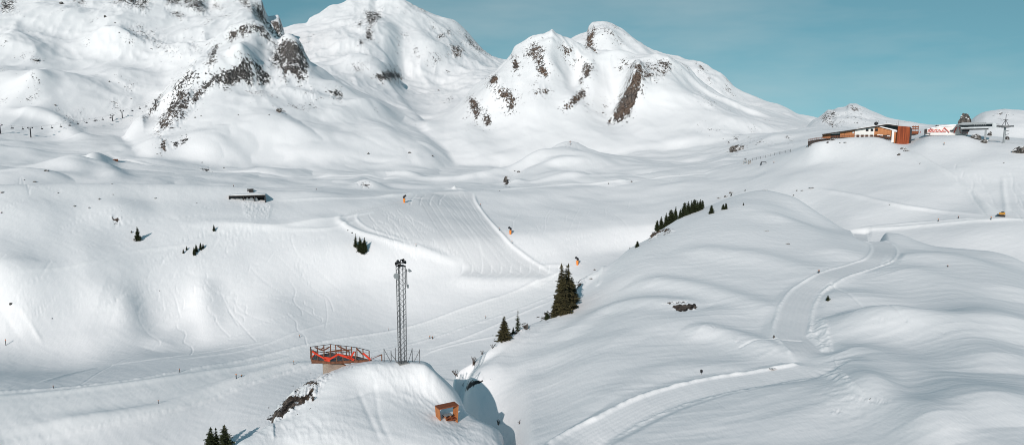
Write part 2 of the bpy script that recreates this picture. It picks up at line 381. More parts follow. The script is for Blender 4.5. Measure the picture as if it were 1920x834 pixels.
# ---- humps: (u, v, width px, depth m, height m[, rot])
for a in [
 # left lower slopes
 (70,600,60,14,2.4),(185,628,60,12,2.8),(236,600,30,9,3.2),(110,640,60,8,1.6),(20,560,40,14,2.2),(390,590,26,14,2.0),(60,560,50,10,1.6),
 (160,520,80,22,2.0),(380,640,80,14,-2.2),(30,680,120,20,-2.0),(520,600,60,18,1.5),(560,470,60,22,-1.2),
 (60,400,60,18,1.8),(220,395,50,14,2.4),(350,430,60,16,1.4),(460,425,60,14,1.6),(300,455,70,16,.9),
 # hollow and humps behind the left crest
 (140,318,46,20,9),(60,332,50,14,5),(188,312,20,18,6.5,.5),(280,308,60,24,4),(100,300,60,26,3),(30,290,60,24,4),(250,285,40,24,3),
 (420,300,50,20,6),(500,325,50,20,4),(560,300,60,24,5),(690,352,34,16,5.5),(620,345,40,16,3),(640,300,50,24,5),(740,315,44,18,5),(770,300,30,20,3),
 (690,270,60,30,5),(560,255,60,30,7),(450,262,60,28,8),(500,235,50,28,7),(380,275,40,24,7),(720,250,40,34,6),(760,330,40,18,3),
 (1069,276,34,18,5),(1100,300,60,20,3),(1000,300,50,22,4),(940,300,40,22,3),(1210,285,50,24,4),(1290,270,40,22,5),(1390,262,34,20,4),
 (1300,300,40,20,-3),(1450,262,34,22,4),(1060,330,60,16,2.5),(880,330,50,20,3),
 # restaurant hill
 (1630,292,70,24,2.0),(1520,330,60,24,2.2),(1440,335,40,20,1.6),(1700,360,90,22,1.5),(1300,345,50,18,1.6),(1820,330,70,22,2),(1880,300,60,20,2),(1780,275,50,18,2),(1660,400,70,14,1.2),
 (1840,440,60,14,1.5),(1800,415,60,12,.8),
 # right near hill: long diagonal swells
 (1440,395,75,12,0.88),(1520,440,75,12,0.66),(1400,440,87,12,0.55),(1720,490,55,7,0.99),(1790,500,112,12,0.66),(1700,620,125,7,1.10),(1640,618,75,5,0.77),
 (1580,565,75,6,0.50),(1850,620,150,9,0.88),(1300,610,112,6,0.72),(1350,590,50,4,0.39),(1180,600,112,8,0.50),(1500,740,150,5,0.77),(1640,750,75,4,0.83),(1700,740,50,5,-0.66),
 (1560,770,75,4,0.44),(1650,800,75,5,.2),(1760,820,50,4,.3),(1880,760,112,6,0.66),(1480,800,75,4,0.39),(1330,790,150,5,0.33),(1080,700,150,7,0.50),(1000,720,75,5,0.33),
 (1250,500,100,9,0.50),(1140,540,62,6,0.39),(1620,560,62,6,0.44),
 # mountains
 (60,170,70,60,18),(150,180,50,60,12),(230,150,50,50,12),(40,90,60,60,14),(330,110,40,60,14),(220,70,40,60,16),(120,40,60,60,16),(60,190,30,60,12,.4),
 (420,165,34,40,10),(455,118,26,30,10),(560,110,22,24,12),(600,170,40,34,10),(640,180,30,30,10),(690,205,40,40,8),
 (700,130,34,40,16),(660,120,34,40,12),(730,140,26,40,12),(820,150,50,80,-14),(640,80,40,80,14),(720,60,44,90,16),(800,90,40,80,16),(880,120,34,60,10),(760,60,24,70,-10),
 (960,150,30,50,10),(1020,130,34,50,14),(1080,150,26,50,-9),(1110,160,22,50,9),(1190,170,24,50,14),(1160,170,26,50,-8),(1250,170,60,60,10),(1330,200,50,50,6),
 (920,190,26,50,9),(1000,190,34,50,8),(1060,190,30,50,7),(1140,80,26,60,8),(1400,235,60,40,7),
]: hump(*a)
refresh()

# ---- long swells on the near right hill (windward bright, lee grey)
for P, w, h in [
 ([(1400,400),(1500,425),(1560,470),(1600,490)],5,.9),
 ([(1260,470),(1400,480),(1500,505),(1560,540)],4.5,.7),
 ([(1180,530),(1300,540),(1420,575),(1480,600)],3.2,.8),
 ([(1640,500),(1720,520),(1800,570),(1920,650)],5,1.2),
 ([(1560,590),(1700,590),(1800,640),(1900,700)],4,1.0),
 ([(1540,650),(1650,680),(1780,740),(1900,800)],3.6,.9),
 ([(1280,615),(1360,630),(1450,655),(1500,665)],2.4,.8),
 ([(1570,680),(1640,735),(1720,790),(1780,834)],2.4,1.1),
 ([(1050,640),(1130,585),(1250,568),(1330,575)],3,.7),
 ([(1740,470),(1850,520),(1920,570)],5,.9),
 ([(900,720),(1000,680),(1100,650),(1200,640)],4,.5),
 ([(1120,770),(1230,700),(1330,690),(1420,690)],3,.35),
]: ridge(P, w, h)
# left basin streaks, left crest lip
for P, w, h in [
 ([(280,655),(360,600),(375,560),(385,520)],5,1.2),
 ([(20,610),(90,560),(150,545),(220,560)],6,1.6),
 ([(340,425),(420,420),(520,425),(640,405)],4,1.0),
 ([(120,290),(180,300),(210,325),(215,340)],8,3.0),
 ([(60,135),(80,170),(85,200),(75,225)],14,4.5),
 ([(0,205),(60,215),(120,235),(160,262)],10,5),
 ([(640,345),(720,325),(860,335),(960,315),(1060,275)],7,2.2),
 ([(960,350),(1000,320),(1060,300),(1110,300)],6,2.0),
 ([(880,345),(980,345),(1100,330),(1200,325)],5,1.2),
 ([(1340,315),(1380,290),(1450,285),(1520,275)],5,1.2),
 ([(600,225),(680,205),(760,225),(800,245)],14,6),
 ([(650,130),(690,128),(720,150),(750,190),(790,232)],14,6),
 ([(1195,118),(1190,150),(1170,190),(1150,232)],9,8),
 ([(1250,113),(1300,155),(1370,195),(1450,222)],10,5),
 ([(1035,70),(1030,110),(1050,150)],12,6),
 ([(960,110),(935,150),(955,200)],10,6),
 ([(1090,95),(1105,130),(1085,175),(1060,205)],9,5),
 ([(455,105),(400,140),(355,180),(300,245)],10,7),
 ([(545,75),(555,110),(560,150)],9,7),
 ([(432,55),(400,85),(350,150),(300,187)],9,5),
 ([(510,170),(560,175),(620,190),(700,205)],12,4),
]: ridge(P, w, h)
refresh()

# ---- groomed runs
def groom(P, half, berm=.5, bw=.7, tint=-.12, fl=2.0, bt=.5, lump=.6, sides=(1, 1), smooth=9, mind=0, flat=True):
    P = line_pts(P, 6, mind); sl, d, arc, Lt = along(P, half+6)
    cz = np.array([ground_z(*p) for p in P])
    k = np.hanning(smooth+2)[1:-1]; k /= k.sum()
    cz = np.convolve(np.pad(cz, smooth//2, mode='edge'), k, mode='valid')[:len(P)]
    ca = np.concatenate([[0], np.cumsum([math.dist(a, b) for a, b in zip(P[:-1], P[1:])])])
    tz = np.interp(arc, ca, cz)
    e = np.clip(arc/3, 0, 1)*np.clip((Lt-arc)/3, 0, 1)
    b = np.clip((half+fl-np.abs(d))/fl, 0, 1); b = b*b*(3-2*b)*e
    if flat: Z[sl] = Z[sl]*(1-b)+tz*b
    inside = np.clip((half-np.abs(d))/.35+.5, 0, 1)*e
    TINT[sl] = TINT[sl]*(1-inside)+tint*inside
    Z[sl] += inside*(np.cos(arc*2*math.pi/7.3+d*.1)*.010+np.cos(d*2*math.pi/.62)*.007)
    for sgn, on in zip((1, -1), sides):
        if not on: continue
        q = d*sgn-half-.3
        lm = 1+lump*noise2(X[sl]/.9, Y[sl]/.9, 11)+.5*noise2(X[sl]/4, Y[sl]/4, 12)
        g = np.exp(-(q/bw)**2)*e*np.clip(lm, .1, 2)
        Z[sl] += berm*g; TINT[sl] += bt*np.exp(-(q/bw)**2)*e
groom([(1612,430),(1630,440),(1650,455),(1658,470),(1650,485),(1622,497),(1580,510),(1545,524),(1514,545),(1496,570),(1488,595),(1484,625),(1505,648),(1530,672)], 2.0, .17, .30, -.10, 2.0, .40, .35)
groom([(1535,680),(1515,692),(1440,706),(1340,722),(1240,750),(1150,792),(1075,836),(1020,870)], 1.9, .20, .40, -.02, 2.6, .5, .5, sides=(0, 1))
ridge([(1560,690),(1500,708),(1420,724),(1330,742),(1240,770),(1180,800),(1130,834)], .5, .14, tint=.3, lump=.6)
# main run in the valley below the knoll
run = [(-120,784),(0,772),(150,760),(300,738),(450,700),(560,672),(700,644),(850,604),(960,568),(1030,540),(1080,515)]
groom(run, 7.6, .3, .8, .55, 5, .2, .3, mind=160, flat=False)  # positive tint puts the brightness of a sunlit slope into the snow colour
ridge([(0,806),(150,795),(300,772),(380,742),(450,716),(540,690),(620,680)], 2.8, 1.7, mind=160)
ridge([(0,745),(150,731),(300,711),(450,689),(560,664)], 1.0, .55, mind=160, tint=.3)
# race slope: top to bottom, greyer packed snow
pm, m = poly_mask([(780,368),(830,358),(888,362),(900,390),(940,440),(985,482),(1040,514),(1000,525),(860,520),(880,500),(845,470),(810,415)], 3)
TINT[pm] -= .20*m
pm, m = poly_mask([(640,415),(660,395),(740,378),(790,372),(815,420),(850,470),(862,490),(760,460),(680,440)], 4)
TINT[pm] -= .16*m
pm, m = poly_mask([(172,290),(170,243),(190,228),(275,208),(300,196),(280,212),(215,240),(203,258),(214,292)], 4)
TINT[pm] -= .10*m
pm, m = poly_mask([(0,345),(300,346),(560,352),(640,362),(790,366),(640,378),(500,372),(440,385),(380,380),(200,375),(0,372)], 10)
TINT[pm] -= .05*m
ridge([(640,402),(638,415),(660,430),(700,444),(760,462),(820,481),(868,494)], 1.8, 1.0, tint=.3, n=6)
ridge([(672,400),(670,412),(690,428),(740,445),(800,468),(850,482)], .8, .4, tint=.3)
ridge([(889,362),(893,380),(905,398),(925,422),(950,450),(980,476),(1010,496),(1042,514)], .9, .8, tint=.4)
ridge([(700,372),(760,366),(800,360),(845,355),(880,357)], 1.5, 1.2, tint=.2)
ridge([(835,356),(846,354),(856,356)], 1.0, 1.0, tint=.6, lump=.6)
ridge([(845,522),(900,528),(960,528),(1035,524)], 4.2, .85)
for k in range(11):
    u = 850+k*18
    grooves([(u+18, 500), (u+16, 512), (u+6, 522), (u-12, 536)], .5, .1, .5)
for k in range(4):
    u = 780+k*18
    grooves([(u, 366), (u-8, 374), (u-10, 384)], .5, .12, .5)
ridge([(780,372),(800,371),(820,366)], 2.2, .8)
ridge([(815,362),(850,361),(875,359)], 2.2, .7)
for P in [[(640,408),(655,398),(700,388),(760,378)],[(648,412),(660,402),(700,394),(750,385)],[(800,375),(830,420),(870,475),(905,515)],[(830,372),(880,430),(900,470),(905,500)],
          [(860,365),(905,425),(960,480),(1020,515)],[(850,400),(890,440),(905,480)],[(870,365),(900,405),(950,462)],
          [(810,375),(845,425),(880,480),(900,505)],[(822,372),(868,430),(915,490),(930,510)],[(842,368),(885,425),(930,480),(960,512)],[(850,366),(895,425),(945,480),(980,512)],[(880,375),(915,430),(960,475)],[(790,378),(815,420),(850,478)]]:
    grooves(P, .35, .06, .35)
# cat roads
for P, w, h, t in [
 ([(900,358),(960,354),(1050,347),(1150,340),(1250,331),(1340,320),(1400,308)], 1.5, .7, .5),
 ([(1588,433),(1650,429),(1720,424),(1800,417),(1860,413),(1940,411)], 1.4, .6, .6),
 ([(1600,428),(1700,420),(1800,412),(1860,409)], .9, .4, .4),
 ([(1530,352),(1600,366),(1680,384),(1760,396),(1860,406)], 1.1, .6, 0),
 ([(1700,283),(1740,310),(1790,345),(1830,375),(1862,403)], 1.6, .9, .2),
 ([(1716,288),(1760,315),(1810,350),(1875,402)], 1.0, .6, .2),
 ([(190,285),(250,303),(320,314),(400,322),(520,328),(640,330),(780,333)], 1.8, -.9, 0),
 ([(520,376),(600,372),(700,370),(760,368)], 1.0, .5, .4),
 ([(480,424),(560,418),(640,408),(700,398)], 1.0, .5, .4),
 ([(400,418),(500,424),(560,430),(620,428),(680,410)], 1.0, .5, .2),
 ([(500,640),(420,655),(300,672),(180,690),(60,722)], .6, .35, .4),
 ([(640,596),(560,622),(500,645),(430,662),(320,676)], .6, .35, .4),
 ([(1045,560),(960,595),(880,630),(800,655)], .8, .35, .3),
 ([(940,628),(880,640),(820,655),(790,668)], .5, .3, .5),
 ([(0,575),(40,580),(80,640)], .5, .3, .2),
 ([(20,515),(100,505),(180,490),(260,470),(400,455)], .7, .25, .4),
 ([(1010,500),(1040,497),(1075,500)], .7, .4, .2),
 ([(1150,490),(1130,502),(1115,510),(1100,522)], .5, .5, .5),
 ([(1880,330),(1882,360),(1888,400)], .8, .4, .3),
]: ridge(P, w, h, tint=t, mind=240 if P[0][0] > 1500 and P[0][1] > 400 else 0)
# long corduroy lines along the run
base_run = line_pts([(-60,785),(0,778),(150,762),(300,738),(450,702),(560,672),(700,644),(850,604),(960,568),(1030,540)], 6, 160)
sl, d, arc, Lt = along(base_run, 14)
for off, hh in ((-8.2, .22), (-5.5, .07), (-3.1, .08), (-.6, .07), (2.2, .08), (4.6, .06), (7.3, .12)):
    Z[sl] -= hh*np.exp(-((d-off)/.35)**2)*(.7+.6*noise2(arc/30, d*0+off, 4)); TRK[sl] = np.maximum(TRK[sl], .0)
# piled snow below the hut, ploughed snow beside the track
for P, s_, a_, t_ in [([(455,378),(500,378),(510,385),(505,410),(470,412),(458,400)], 3, .35, .25),
                      ([(1520,590),(1550,600),(1560,650),(1540,655),(1512,625)], 3, .22, .35),
                      ([(1560,668),(1575,690),(1620,735),(1600,730),(1560,710),(1540,705),(1575,690)], 3, .2, .3),
                      ([(1660,478),(1690,485),(1712,496),(1650,500)], 4, .12, .3),
                      ([(1525,555),(1560,525),(1565,530),(1540,570)], 4, .1, .25),
                      ([(1100,515),(1170,500),(1165,510),(1100,522)], 3, .1, .3)]:
    pm, m = poly_mask(P, s_)
    if pm is None: continue
    x, y = X[pm], Y[pm]
    Z[pm] += m*a_*(fbm(x/1.6, y/2.2, 3, 91, True)); TINT[pm] += t_*m
# crusted, trodden snow on the knoll
for P, a_ in [([(690,688),(760,690),(815,740),(865,790),(940,834),(850,834),(800,775),(740,735)], .13), ([(480,800),(560,770),(640,790),(680,834),(470,834)], .09),
              ([(1550,720),(1600,715),(1680,760),(1590,775),(1540,745)], .10), ([(1500,645),(1460,640),(1400,625),(1360,640),(1430,670)], .06)]:
    pm, m = poly_mask(P, 25)
    x, y = X[pm], Y[pm]
    Z[pm] += m*a_*(fbm((x+y*.6)/1.1, (y-x*.3)/2.4, 4, 101, True)-.3)
for P in [[(700,700),(705,740),(712,785),(735,834)],[(670,725),(690,775),(715,834)],[(640,750),(690,735),(705,720)]]:
    ridge(P, .3, -.07)
refresh()

# ---- ski tracks
def squiggle(u0, v0, u1, v1, amp, n, w=.28, dep=.09, t=.45):
    P = []
    k = max(5, n*3)
    ph = rng.random()*6.28
    for i in range(k+1):
        f = i/k
        a = amp*(.6+.4*rng.random())*math.sin(ph+f*n*math.pi)
        nx, ny = (v1-v0), -(u1-u0); l = math.hypot(nx, ny)
        P.append((u0+(u1-u0)*f+a*nx/l, v0+(v1-v0)*f+a*ny/l*.5))
    grooves(P, w, dep, t, 3)
def field(P, n, ang, length, amp, w=.28, dep=.08, t=.4):
    us = [p[0] for p in P]; vs_ = [p[1] for p in P]
    c = 0
    while c < n:
        u = rng.uniform(min(us), max(us)); v = rng.uniform(min(vs_), max(vs_))
        ins = False
        for (ax, ay), (bx, by) in zip(P, P[1:]+P[:1]):
            if (ay > v) != (by > v) and u < (bx-ax)*(v-ay)/(by-ay)+ax: ins = not ins
        if not ins: continue
        c += 1
        a = math.radians(ang+rng.uniform(-22, 22)); l = length*rng.uniform(.5, 1.3)
        squiggle(u, v, u+math.cos(a)*l, v+math.sin(a)*l, amp*rng.uniform(.3, 1), rng.randint(1, 4), w, dep, t)
field([(680,395),(760,385),(800,420),(840,470),(760,455),(690,430)], 30, 38, 70, 8, .26, .09, .5)
field([(340,430),(640,410),(640,470),(420,540),(300,500)], 26, 150, 60, 7, .3, .07, .3)
field([(0,440),(240,430),(420,480),(420,600),(60,560),(0,520)], 16, 155, 110, 10, .28, .07, .3)
field([(0,350),(420,352),(420,420),(0,420)], 9, 170, 120, 6, .3, .07, .3)
field([(250,540),(640,470),(700,560),(500,600),(350,620)], 18, 60, 60, 8, .25, .07, .3)
field([(930,400),(1180,370),(1230,420),(1080,500),(1000,480)], 20, 130, 45, 7, .3, .07, .3)
field([(380,420),(520,425),(500,450),(380,450)], 12, 170, 60, 5, .3, .08, .4)
field([(1750,300),(1920,290),(1920,400),(1870,400)], 14, 60, 50, 6, .35, .09, .35)
field([(1150,300),(1350,280),(1350,320),(1150,335)], 8, 160, 60, 5, .4, .09, .3)
for k in range(6):
    u = rng.uniform(30, 170); v = rng.uniform(545, 580)
    grooves([(u, v), (u-12, v+12), (u-40, v+38), (u-75-rng.uniform(0, 30), v+62+rng.uniform(-12, 14))], .22, .08, .0)
for P in [[(300,640),(230,675),(160,715),(110,745)],[(270,590),(255,600),(243,606)],[(170,550),(140,580),(90,600),(20,625)],[(265,575),(262,600),(300,640),(285,655)],[(60,715),(30,722),(20,725)],
          [(610,560),(614,590),(610,615)],[(440,560),(450,580),(490,600),(520,608)],[(305,560),(308,580)]]:
    grooves(P, .25, .05, .15)
for P in [[(505,555),(560,575),(600,600)],[(520,480),(560,520),(600,555)],[(545,445),(560,480),(600,510),(640,545)],[(180,700),(280,680),(400,650),(560,590)],[(400,545),(460,560),(560,555)],
          [(1150,400),(1180,430),(1190,445)],[(1040,470),(1060,450),(1110,440)],[(1560,530),(1700,600)],[(1500,640),(1430,635),(1390,650)]]:
    grooves(P, .25, .07, .35)
refresh()

# ---- bare rock: (outline, how bare 0-1, edge softness px, brownness, relief wavelength m)
ROCKS = [
 # central crags
 ([(293,252),(298,228),(312,200),(335,172),(352,163),(364,178),(356,205),(340,228),(322,240),(302,247)], .75, 10, .3, 14),
 ([(356,195),(362,168),(382,158),(400,142),(430,134),(447,122),(456,108),(470,118),(476,142),(472,164),(452,155),(430,160),(402,162),(378,180),(364,198)], .88, 8, .1, 12),
 ([(478,125),(490,124),(505,140),(513,156),(500,160),(482,162)], .8, 7, .1, 10),
 ([(385,128),(390,102),(402,82),(412,86),(404,110),(392,130)], .75, 6, .2, 10), ([(430,80),(431,55),(450,56),(442,75),(434,82)], .9, 4, .3, 9),
 ([(440,60),(455,45),(480,43),(500,54),(508,72),(522,88),(505,84),(490,66),(478,61),(465,66),(455,72)], .75, 7, .1, 11),
 ([(272,220),(288,195),(303,176),(300,196),(282,218)], .75, 6, .2, 9), ([(322,168),(345,140),(366,123),(354,150),(336,168)], .7, 7, .2, 9),
 ([(506,112),(514,90),(530,75),(545,72),(562,84),(574,105),(578,132),(572,154),(558,156),(550,136),(540,140),(536,152),(522,126),(512,120)], .85, 8, .15, 12),
 ([(300,258),(313,262),(312,285),(303,282)], .95, 4, .9, 6), ([(338,260),(350,256),(354,262),(342,266)], 1, 3, 0, 6), ([(325,268),(334,264),(333,274),(324,278)], 1, 3, 0, 6),
 ([(520,205),(530,203),(535,210),(522,212)], .9, 3, .5, 5), ([(373,316),(382,316),(392,314),(394,320),(386,322)], .9, 3, .1, 4),
 ([(618,170),(630,164),(645,178),(640,190),(622,182)], .7, 5, .1, 9), ([(560,175),(590,168),(605,180),(585,190)], .35, 8, .1, 9),
 # left massif
 ([(200,-30),(285,-30),(282,8),(272,24),(250,14),(212,8)], .72, 10, .05, 16), ([(300,-30),(372,-30),(388,18),(386,30),(366,22),(340,8),(312,14)], .78, 8, .1, 14),
 ([(316,22),(335,22),(350,32),(340,36),(322,30)], .75, 5, .05, 9),([(0,-10),(48,-10),(26,8),(34,24),(0,26)], .68, 8, .05, 14), ([(130,-10),(165,-10),(160,12),(140,8)], .6, 6, .05, 12),
 ([(240,52),(258,48),(282,60),(302,72),(330,98),(318,100),(290,90),(262,74),(246,72)], .50, 12, .1, 12), ([(355,80),(372,90),(385,98),(366,98)], .5, 6, .1, 10),
 ([(432,-10),(460,-10),(475,18),(502,44),(522,60),(505,50),(480,30),(452,8)], .8, 6, .3, 10), ([(468,4),(494,8),(500,38),(486,34),(470,20)], .55, 5, .1, 8),
 ([(503,40),(522,37),(530,54),(520,60),(506,48)], .75, 4, .1, 7), ([(392,10),(402,4),(420,14),(412,22)], .6, 5, .1, 8), ([(232,158),(256,157),(250,174),(234,170)], .42, 7, .05, 9),
 ([(208,188),(225,184),(224,200),(212,202)], .42, 6, .05, 9), ([(44,182),(72,180),(66,190),(48,190)], .45, 6, .05, 8), ([(60,110),(78,112),(68,118)], .8, 3, 0, 6),
 ([(110,205),(165,215),(150,232),(120,235)], .30, 12, 0, 10), ([(50,130),(74,150),(76,185),(60,160)], .28, 8, 0, 10),
 # far middle mountain
 ([(682,20),(712,22),(716,34),(702,45),(696,58),(686,42)], .85, 6, .05, 14), ([(668,40),(683,34),(680,52),(670,52)], .6, 5, .05, 12), ([(688,50),(698,55),(698,76),(686,76),(684,66)], .9, 5, .05, 12),
 ([(672,76),(684,75),(682,84),(673,85)], .8, 4, .05, 9), ([(845,84),(860,84),(871,95),(862,109),(848,108)], .72, 5, .7, 12), ([(868,62),(886,76),(902,90),(926,107),(915,104),(895,96),(880,86)], .65, 5, .2, 11),
 ([(820,65),(833,62),(836,70),(823,73)], .75, 4, .3, 9), ([(837,54),(846,56),(844,66),(836,64)], .65, 4, .3, 9), ([(804,44),(816,50),(812,58),(806,52)], .5, 4, .1, 9), ([(750,60),(766,64),(764,74),(752,68)], .5, 5, .1, 10),
 ([(704,142),(725,134),(748,138),(756,148),(735,148),(714,153)], .9, 5, .05, 10), ([(658,120),(690,116),(694,130),(665,136)], .45, 8, .1, 10), ([(765,95),(785,100),(775,115)], .25, 8, .1, 10), ([(805,100),(825,115),(815,132)], .4, 7, .1, 10),
 ([(770,8),(790,12),(808,24),(798,26),(780,18)], .5, 5, .3, 9),
 # right mountain
 ([(984,92),(1000,80),(1012,84),(1022,94),(1018,105),(1024,125),(1032,142),(1024,150),(1012,136),(1004,118),(994,108),(984,106)], .70, 6, .85, 10),
 ([(961,112),(968,108),(975,125),(968,135),(961,128)], .95, 3, .7, 7), ([(918,148),(930,139),(936,150),(933,160),(920,156)], .88, 4, .7, 7),
 ([(930,160),(945,160),(958,170),(967,185),(970,197),(955,212),(948,200),(954,190),(940,184),(932,172)], .72, 6, .6, 9), ([(880,184),(890,184),(899,200),(901,216),(892,228),(884,212),(880,200)], .95, 4, .7, 8),
 ([(904,214),(918,216),(924,228),(912,239),(904,228)], .85, 4, .6, 7), ([(1000,168),(1020,161),(1030,170),(1024,182),(1012,176),(1003,182)], .6, 5, .7, 7), ([(1058,205),(1074,180),(1090,164),(1101,167),(1098,182),(1080,197),(1064,208)], .82, 5, .7, 8),
 ([(1090,135),(1099,118),(1111,118),(1109,138),(1098,147)], .88, 4, .5, 8), ([(1084,150),(1092,143),(1094,152),(1086,160)], .75, 4, .4, 7), ([(1092,200),(1108,190),(1100,204)], .55, 4, .4, 7),
 ([(1097,88),(1101,68),(1115,50),(1121,54),(1112,75),(1120,100),(1107,95)], .85, 4, .85, 9), ([(1120,49),(1136,49),(1152,62),(1146,67),(1130,58)], .55, 5, .5, 9), ([(1150,68),(1160,72),(1168,82),(1156,80)], .55, 4, .3, 8), ([(1054,88),(1073,90),(1069,104),(1059,101)], .7, 4, .8, 8),
 ([(1076,112),(1086,108),(1082,122),(1076,124)], .5, 4, .4, 7),
 ([(1150,232),(1150,214),(1163,190),(1178,165),(1189,140),(1191,120),(1201,117),(1207,132),(1201,160),(1191,190),(1182,216),(1166,227)], .97, 5, .55, 9),
 ([(1138,235),(1142,218),(1148,222),(1144,236)], .85, 3, .4, 6), ([(1120,215),(1134,206),(1132,216)], .6, 4, .3, 6),
 ([(1200,118),(1235,112),(1256,114),(1262,128),(1248,146),(1215,152),(1202,158)], .52, 8, .7, 9), ([(1232,115),(1252,113),(1256,128),(1245,132)], .85, 4, .2, 7), ([(1158,108),(1192,118),(1186,132),(1165,122)], .42, 7, .4, 8), ([(1157,124),(1166,124),(1164,134)], .85, 3, .5, 6),
 ([(1305,120),(1318,124),(1322,134),(1312,130)], .85, 3, .4, 6), ([(1322,134),(1334,146),(1332,158),(1324,148)], .55, 4, .2, 6), ([(1300,175),(1345,190),(1342,200),(1310,190)], .33, 6, .1, 7),
 # far right hills
 ([(1538,219),(1552,207),(1566,206),(1572,220),(1560,228),(1540,230)], .6, 5, .5, 7), ([(1588,200),(1606,198),(1618,206),(1600,210)], .68, 4, .2, 7), ([(1565,208),(1640,215),(1640,236),(1570,236)], .28, 8, .1, 6), ([(1540,226),(1556,224),(1575,236),(1560,240)], .7, 5, .1, 6),
 ([(1870,211),(1880,210),(1878,219),(1868,215)], .85, 3, .7, 6), ([(1884,211),(1892,211),(1890,217)], .7, 3, .5, 6),
 # foothill and slope outcrops
 ([(1366,276),(1378,272),(1395,272),(1397,278),(1382,285),(1368,286)], 1, 3, .55, 4), ([(1362,264),(1370,262),(1368,276),(1362,272)], .6, 4, .1, 4), ([(1375,258),(1385,255),(1384,264),(1376,264)], .85, 3, .1, 4),
 ([(1400,258),(1450,266),(1450,272),(1400,266)], .34, 5, .1, 5), ([(1470,252),(1490,262),(1484,266),(1470,258)], .5, 4, .1, 5), ([(1300,240),(1330,234),(1370,242),(1350,248)], .28, 6, .1, 5), ([(1400,238),(1420,236),(1430,244),(1405,246)], .4, 5, .1, 5),
 ([(670,344),(692,344),(696,350),(680,352)], .75, 4, .3, 3), ([(208,404),(230,408),(226,420),(214,428),(208,415)], .55, 4, .6, 2.5), ([(946,335),(955,333),(953,346),(947,349)], 1, 3, .3, 3), ([(1056,270),(1082,269),(1080,274),(1058,275)], .45, 4, .3, 3),
 ([(1224,445),(1216,455),(1222,436),(1236,428),(1240,436),(1230,446)], .9, 3, .8, 2.2), ([(1240,430),(1252,428),(1266,434),(1258,438),(1244,440)], .75, 3, .3, 2),
 ([(1240,570),(1258,565),(1290,564),(1288,567),(1262,569)], .9, 1.5, .1, 1.4), ([(1260,573),(1272,570),(1304,569),(1306,580),(1290,582),(1275,584),(1262,578)], .93, 2.5, .5, .8),
 ([(1590,748),(1620,744),(1668,750),(1664,755),(1625,752)], .55, 4, 0, .7), ([(1555,770),(1578,766),(1580,772),(1560,774)], .6, 3, 0, .7), ([(1325,608),(1345,612),(1340,616)], .6, 3, 0, .7), ([(1372,635),(1392,638),(1380,641)], .6, 3, 0, .7),
 ([(1632,598),(1665,598),(1660,602)], .55, 3, 0, .8), ([(1765,620),(1780,622),(1770,626)], .3, 3, 0, .8),
 ([(1040,588),(1052,570),(1075,545),(1088,530),(1096,526),(1086,545),(1066,574),(1050,590)], .8, 6, .7, 2), ([(1012,600),(1020,585),(1038,578),(1042,588),(1026,598)], .8, 4, .5, 1.8),
 ([(1078,528),(1100,518),(1098,524),(1082,532)], .7, 3, .3, 1.5), ([(930,636),(945,628),(985,612),(980,620),(940,638)], .8, 3, .5, 1.5), ([(980,610),(990,606),(988,618),(982,620)], .95, 2, .5, 1.5),
 ([(874,728),(884,716),(906,710),(908,714),(892,722),(880,728)], .95, 2, .1, 1.2), ([(915,710),(924,709),(922,713)], .8, 2, .1, 1),  # first outline: a crevice, its shade put in as dark rock colour
 # knoll cliff
 ([(507,792),(513,775),(533,750),(552,730),(560,728),(566,738),(590,722),(592,740),(575,752),(552,768),(530,782)], .97, 6, .35, 1.6), ([(552,732),(575,712),(600,702),(628,697),(612,716),(596,735),(578,745)], .56, 7, .6, 1.5),
 ([(640,689),(660,684),(672,686),(655,690)], .5, 3, 0, .8),
]
BROWN = np.zeros_like(Z)
# thin scatter of rock showing through on the high faces
sl = slice(np.searchsorted(RHO, 620), np.searchsorted(RHO, 2100))
sc_ = noise2(X[sl]/75, Y[sl]/110, 201)*.6+noise2(X[sl]/24, Y[sl]/34, 202)*.5
ROCK[sl] = np.clip((sc_-.26)*1.4, 0, .40)*np.clip((Z[sl]+5)/25, 0, 1)
BROWN[sl] = np.where(UU[sl] > 860, .6, .1)
dz = np.zeros_like(Z)
for P, dens, soft, br, lam in ROCKS:
    pm, m = poly_mask(P, soft)
    if pm is None: print('no rock', P[0]); continue
    r = m*dens
    ph_, mh = poly_mask(P, soft*1.6+8)
    ROCK[ph_] = np.maximum(ROCK[ph_], mh*dens*.66); BROWN[ph_] = np.maximum(BROWN[ph_], br*.8*(mh > .02))
    ROCK[pm] = np.maximum(ROCK[pm], r); BROWN[pm] = np.maximum(BROWN[pm], br*(m > .02))
    x, y = X[pm], Y[pm]
    n = .65*np.abs(noise2(x/lam, y/(lam*2.6), 131))+.35*np.abs(noise2(x/lam*2.3, y/lam*2.3, 132))+.2*noise2(x/lam*5, y/lam*5, 133)
    q = (n-.25)*lam*.55*np.clip(r*1.6, 0, 1)
    dz[pm] = np.where(np.abs(q) > np.abs(dz[pm]), q, dz[pm])
Z += dz
del dz
refresh()
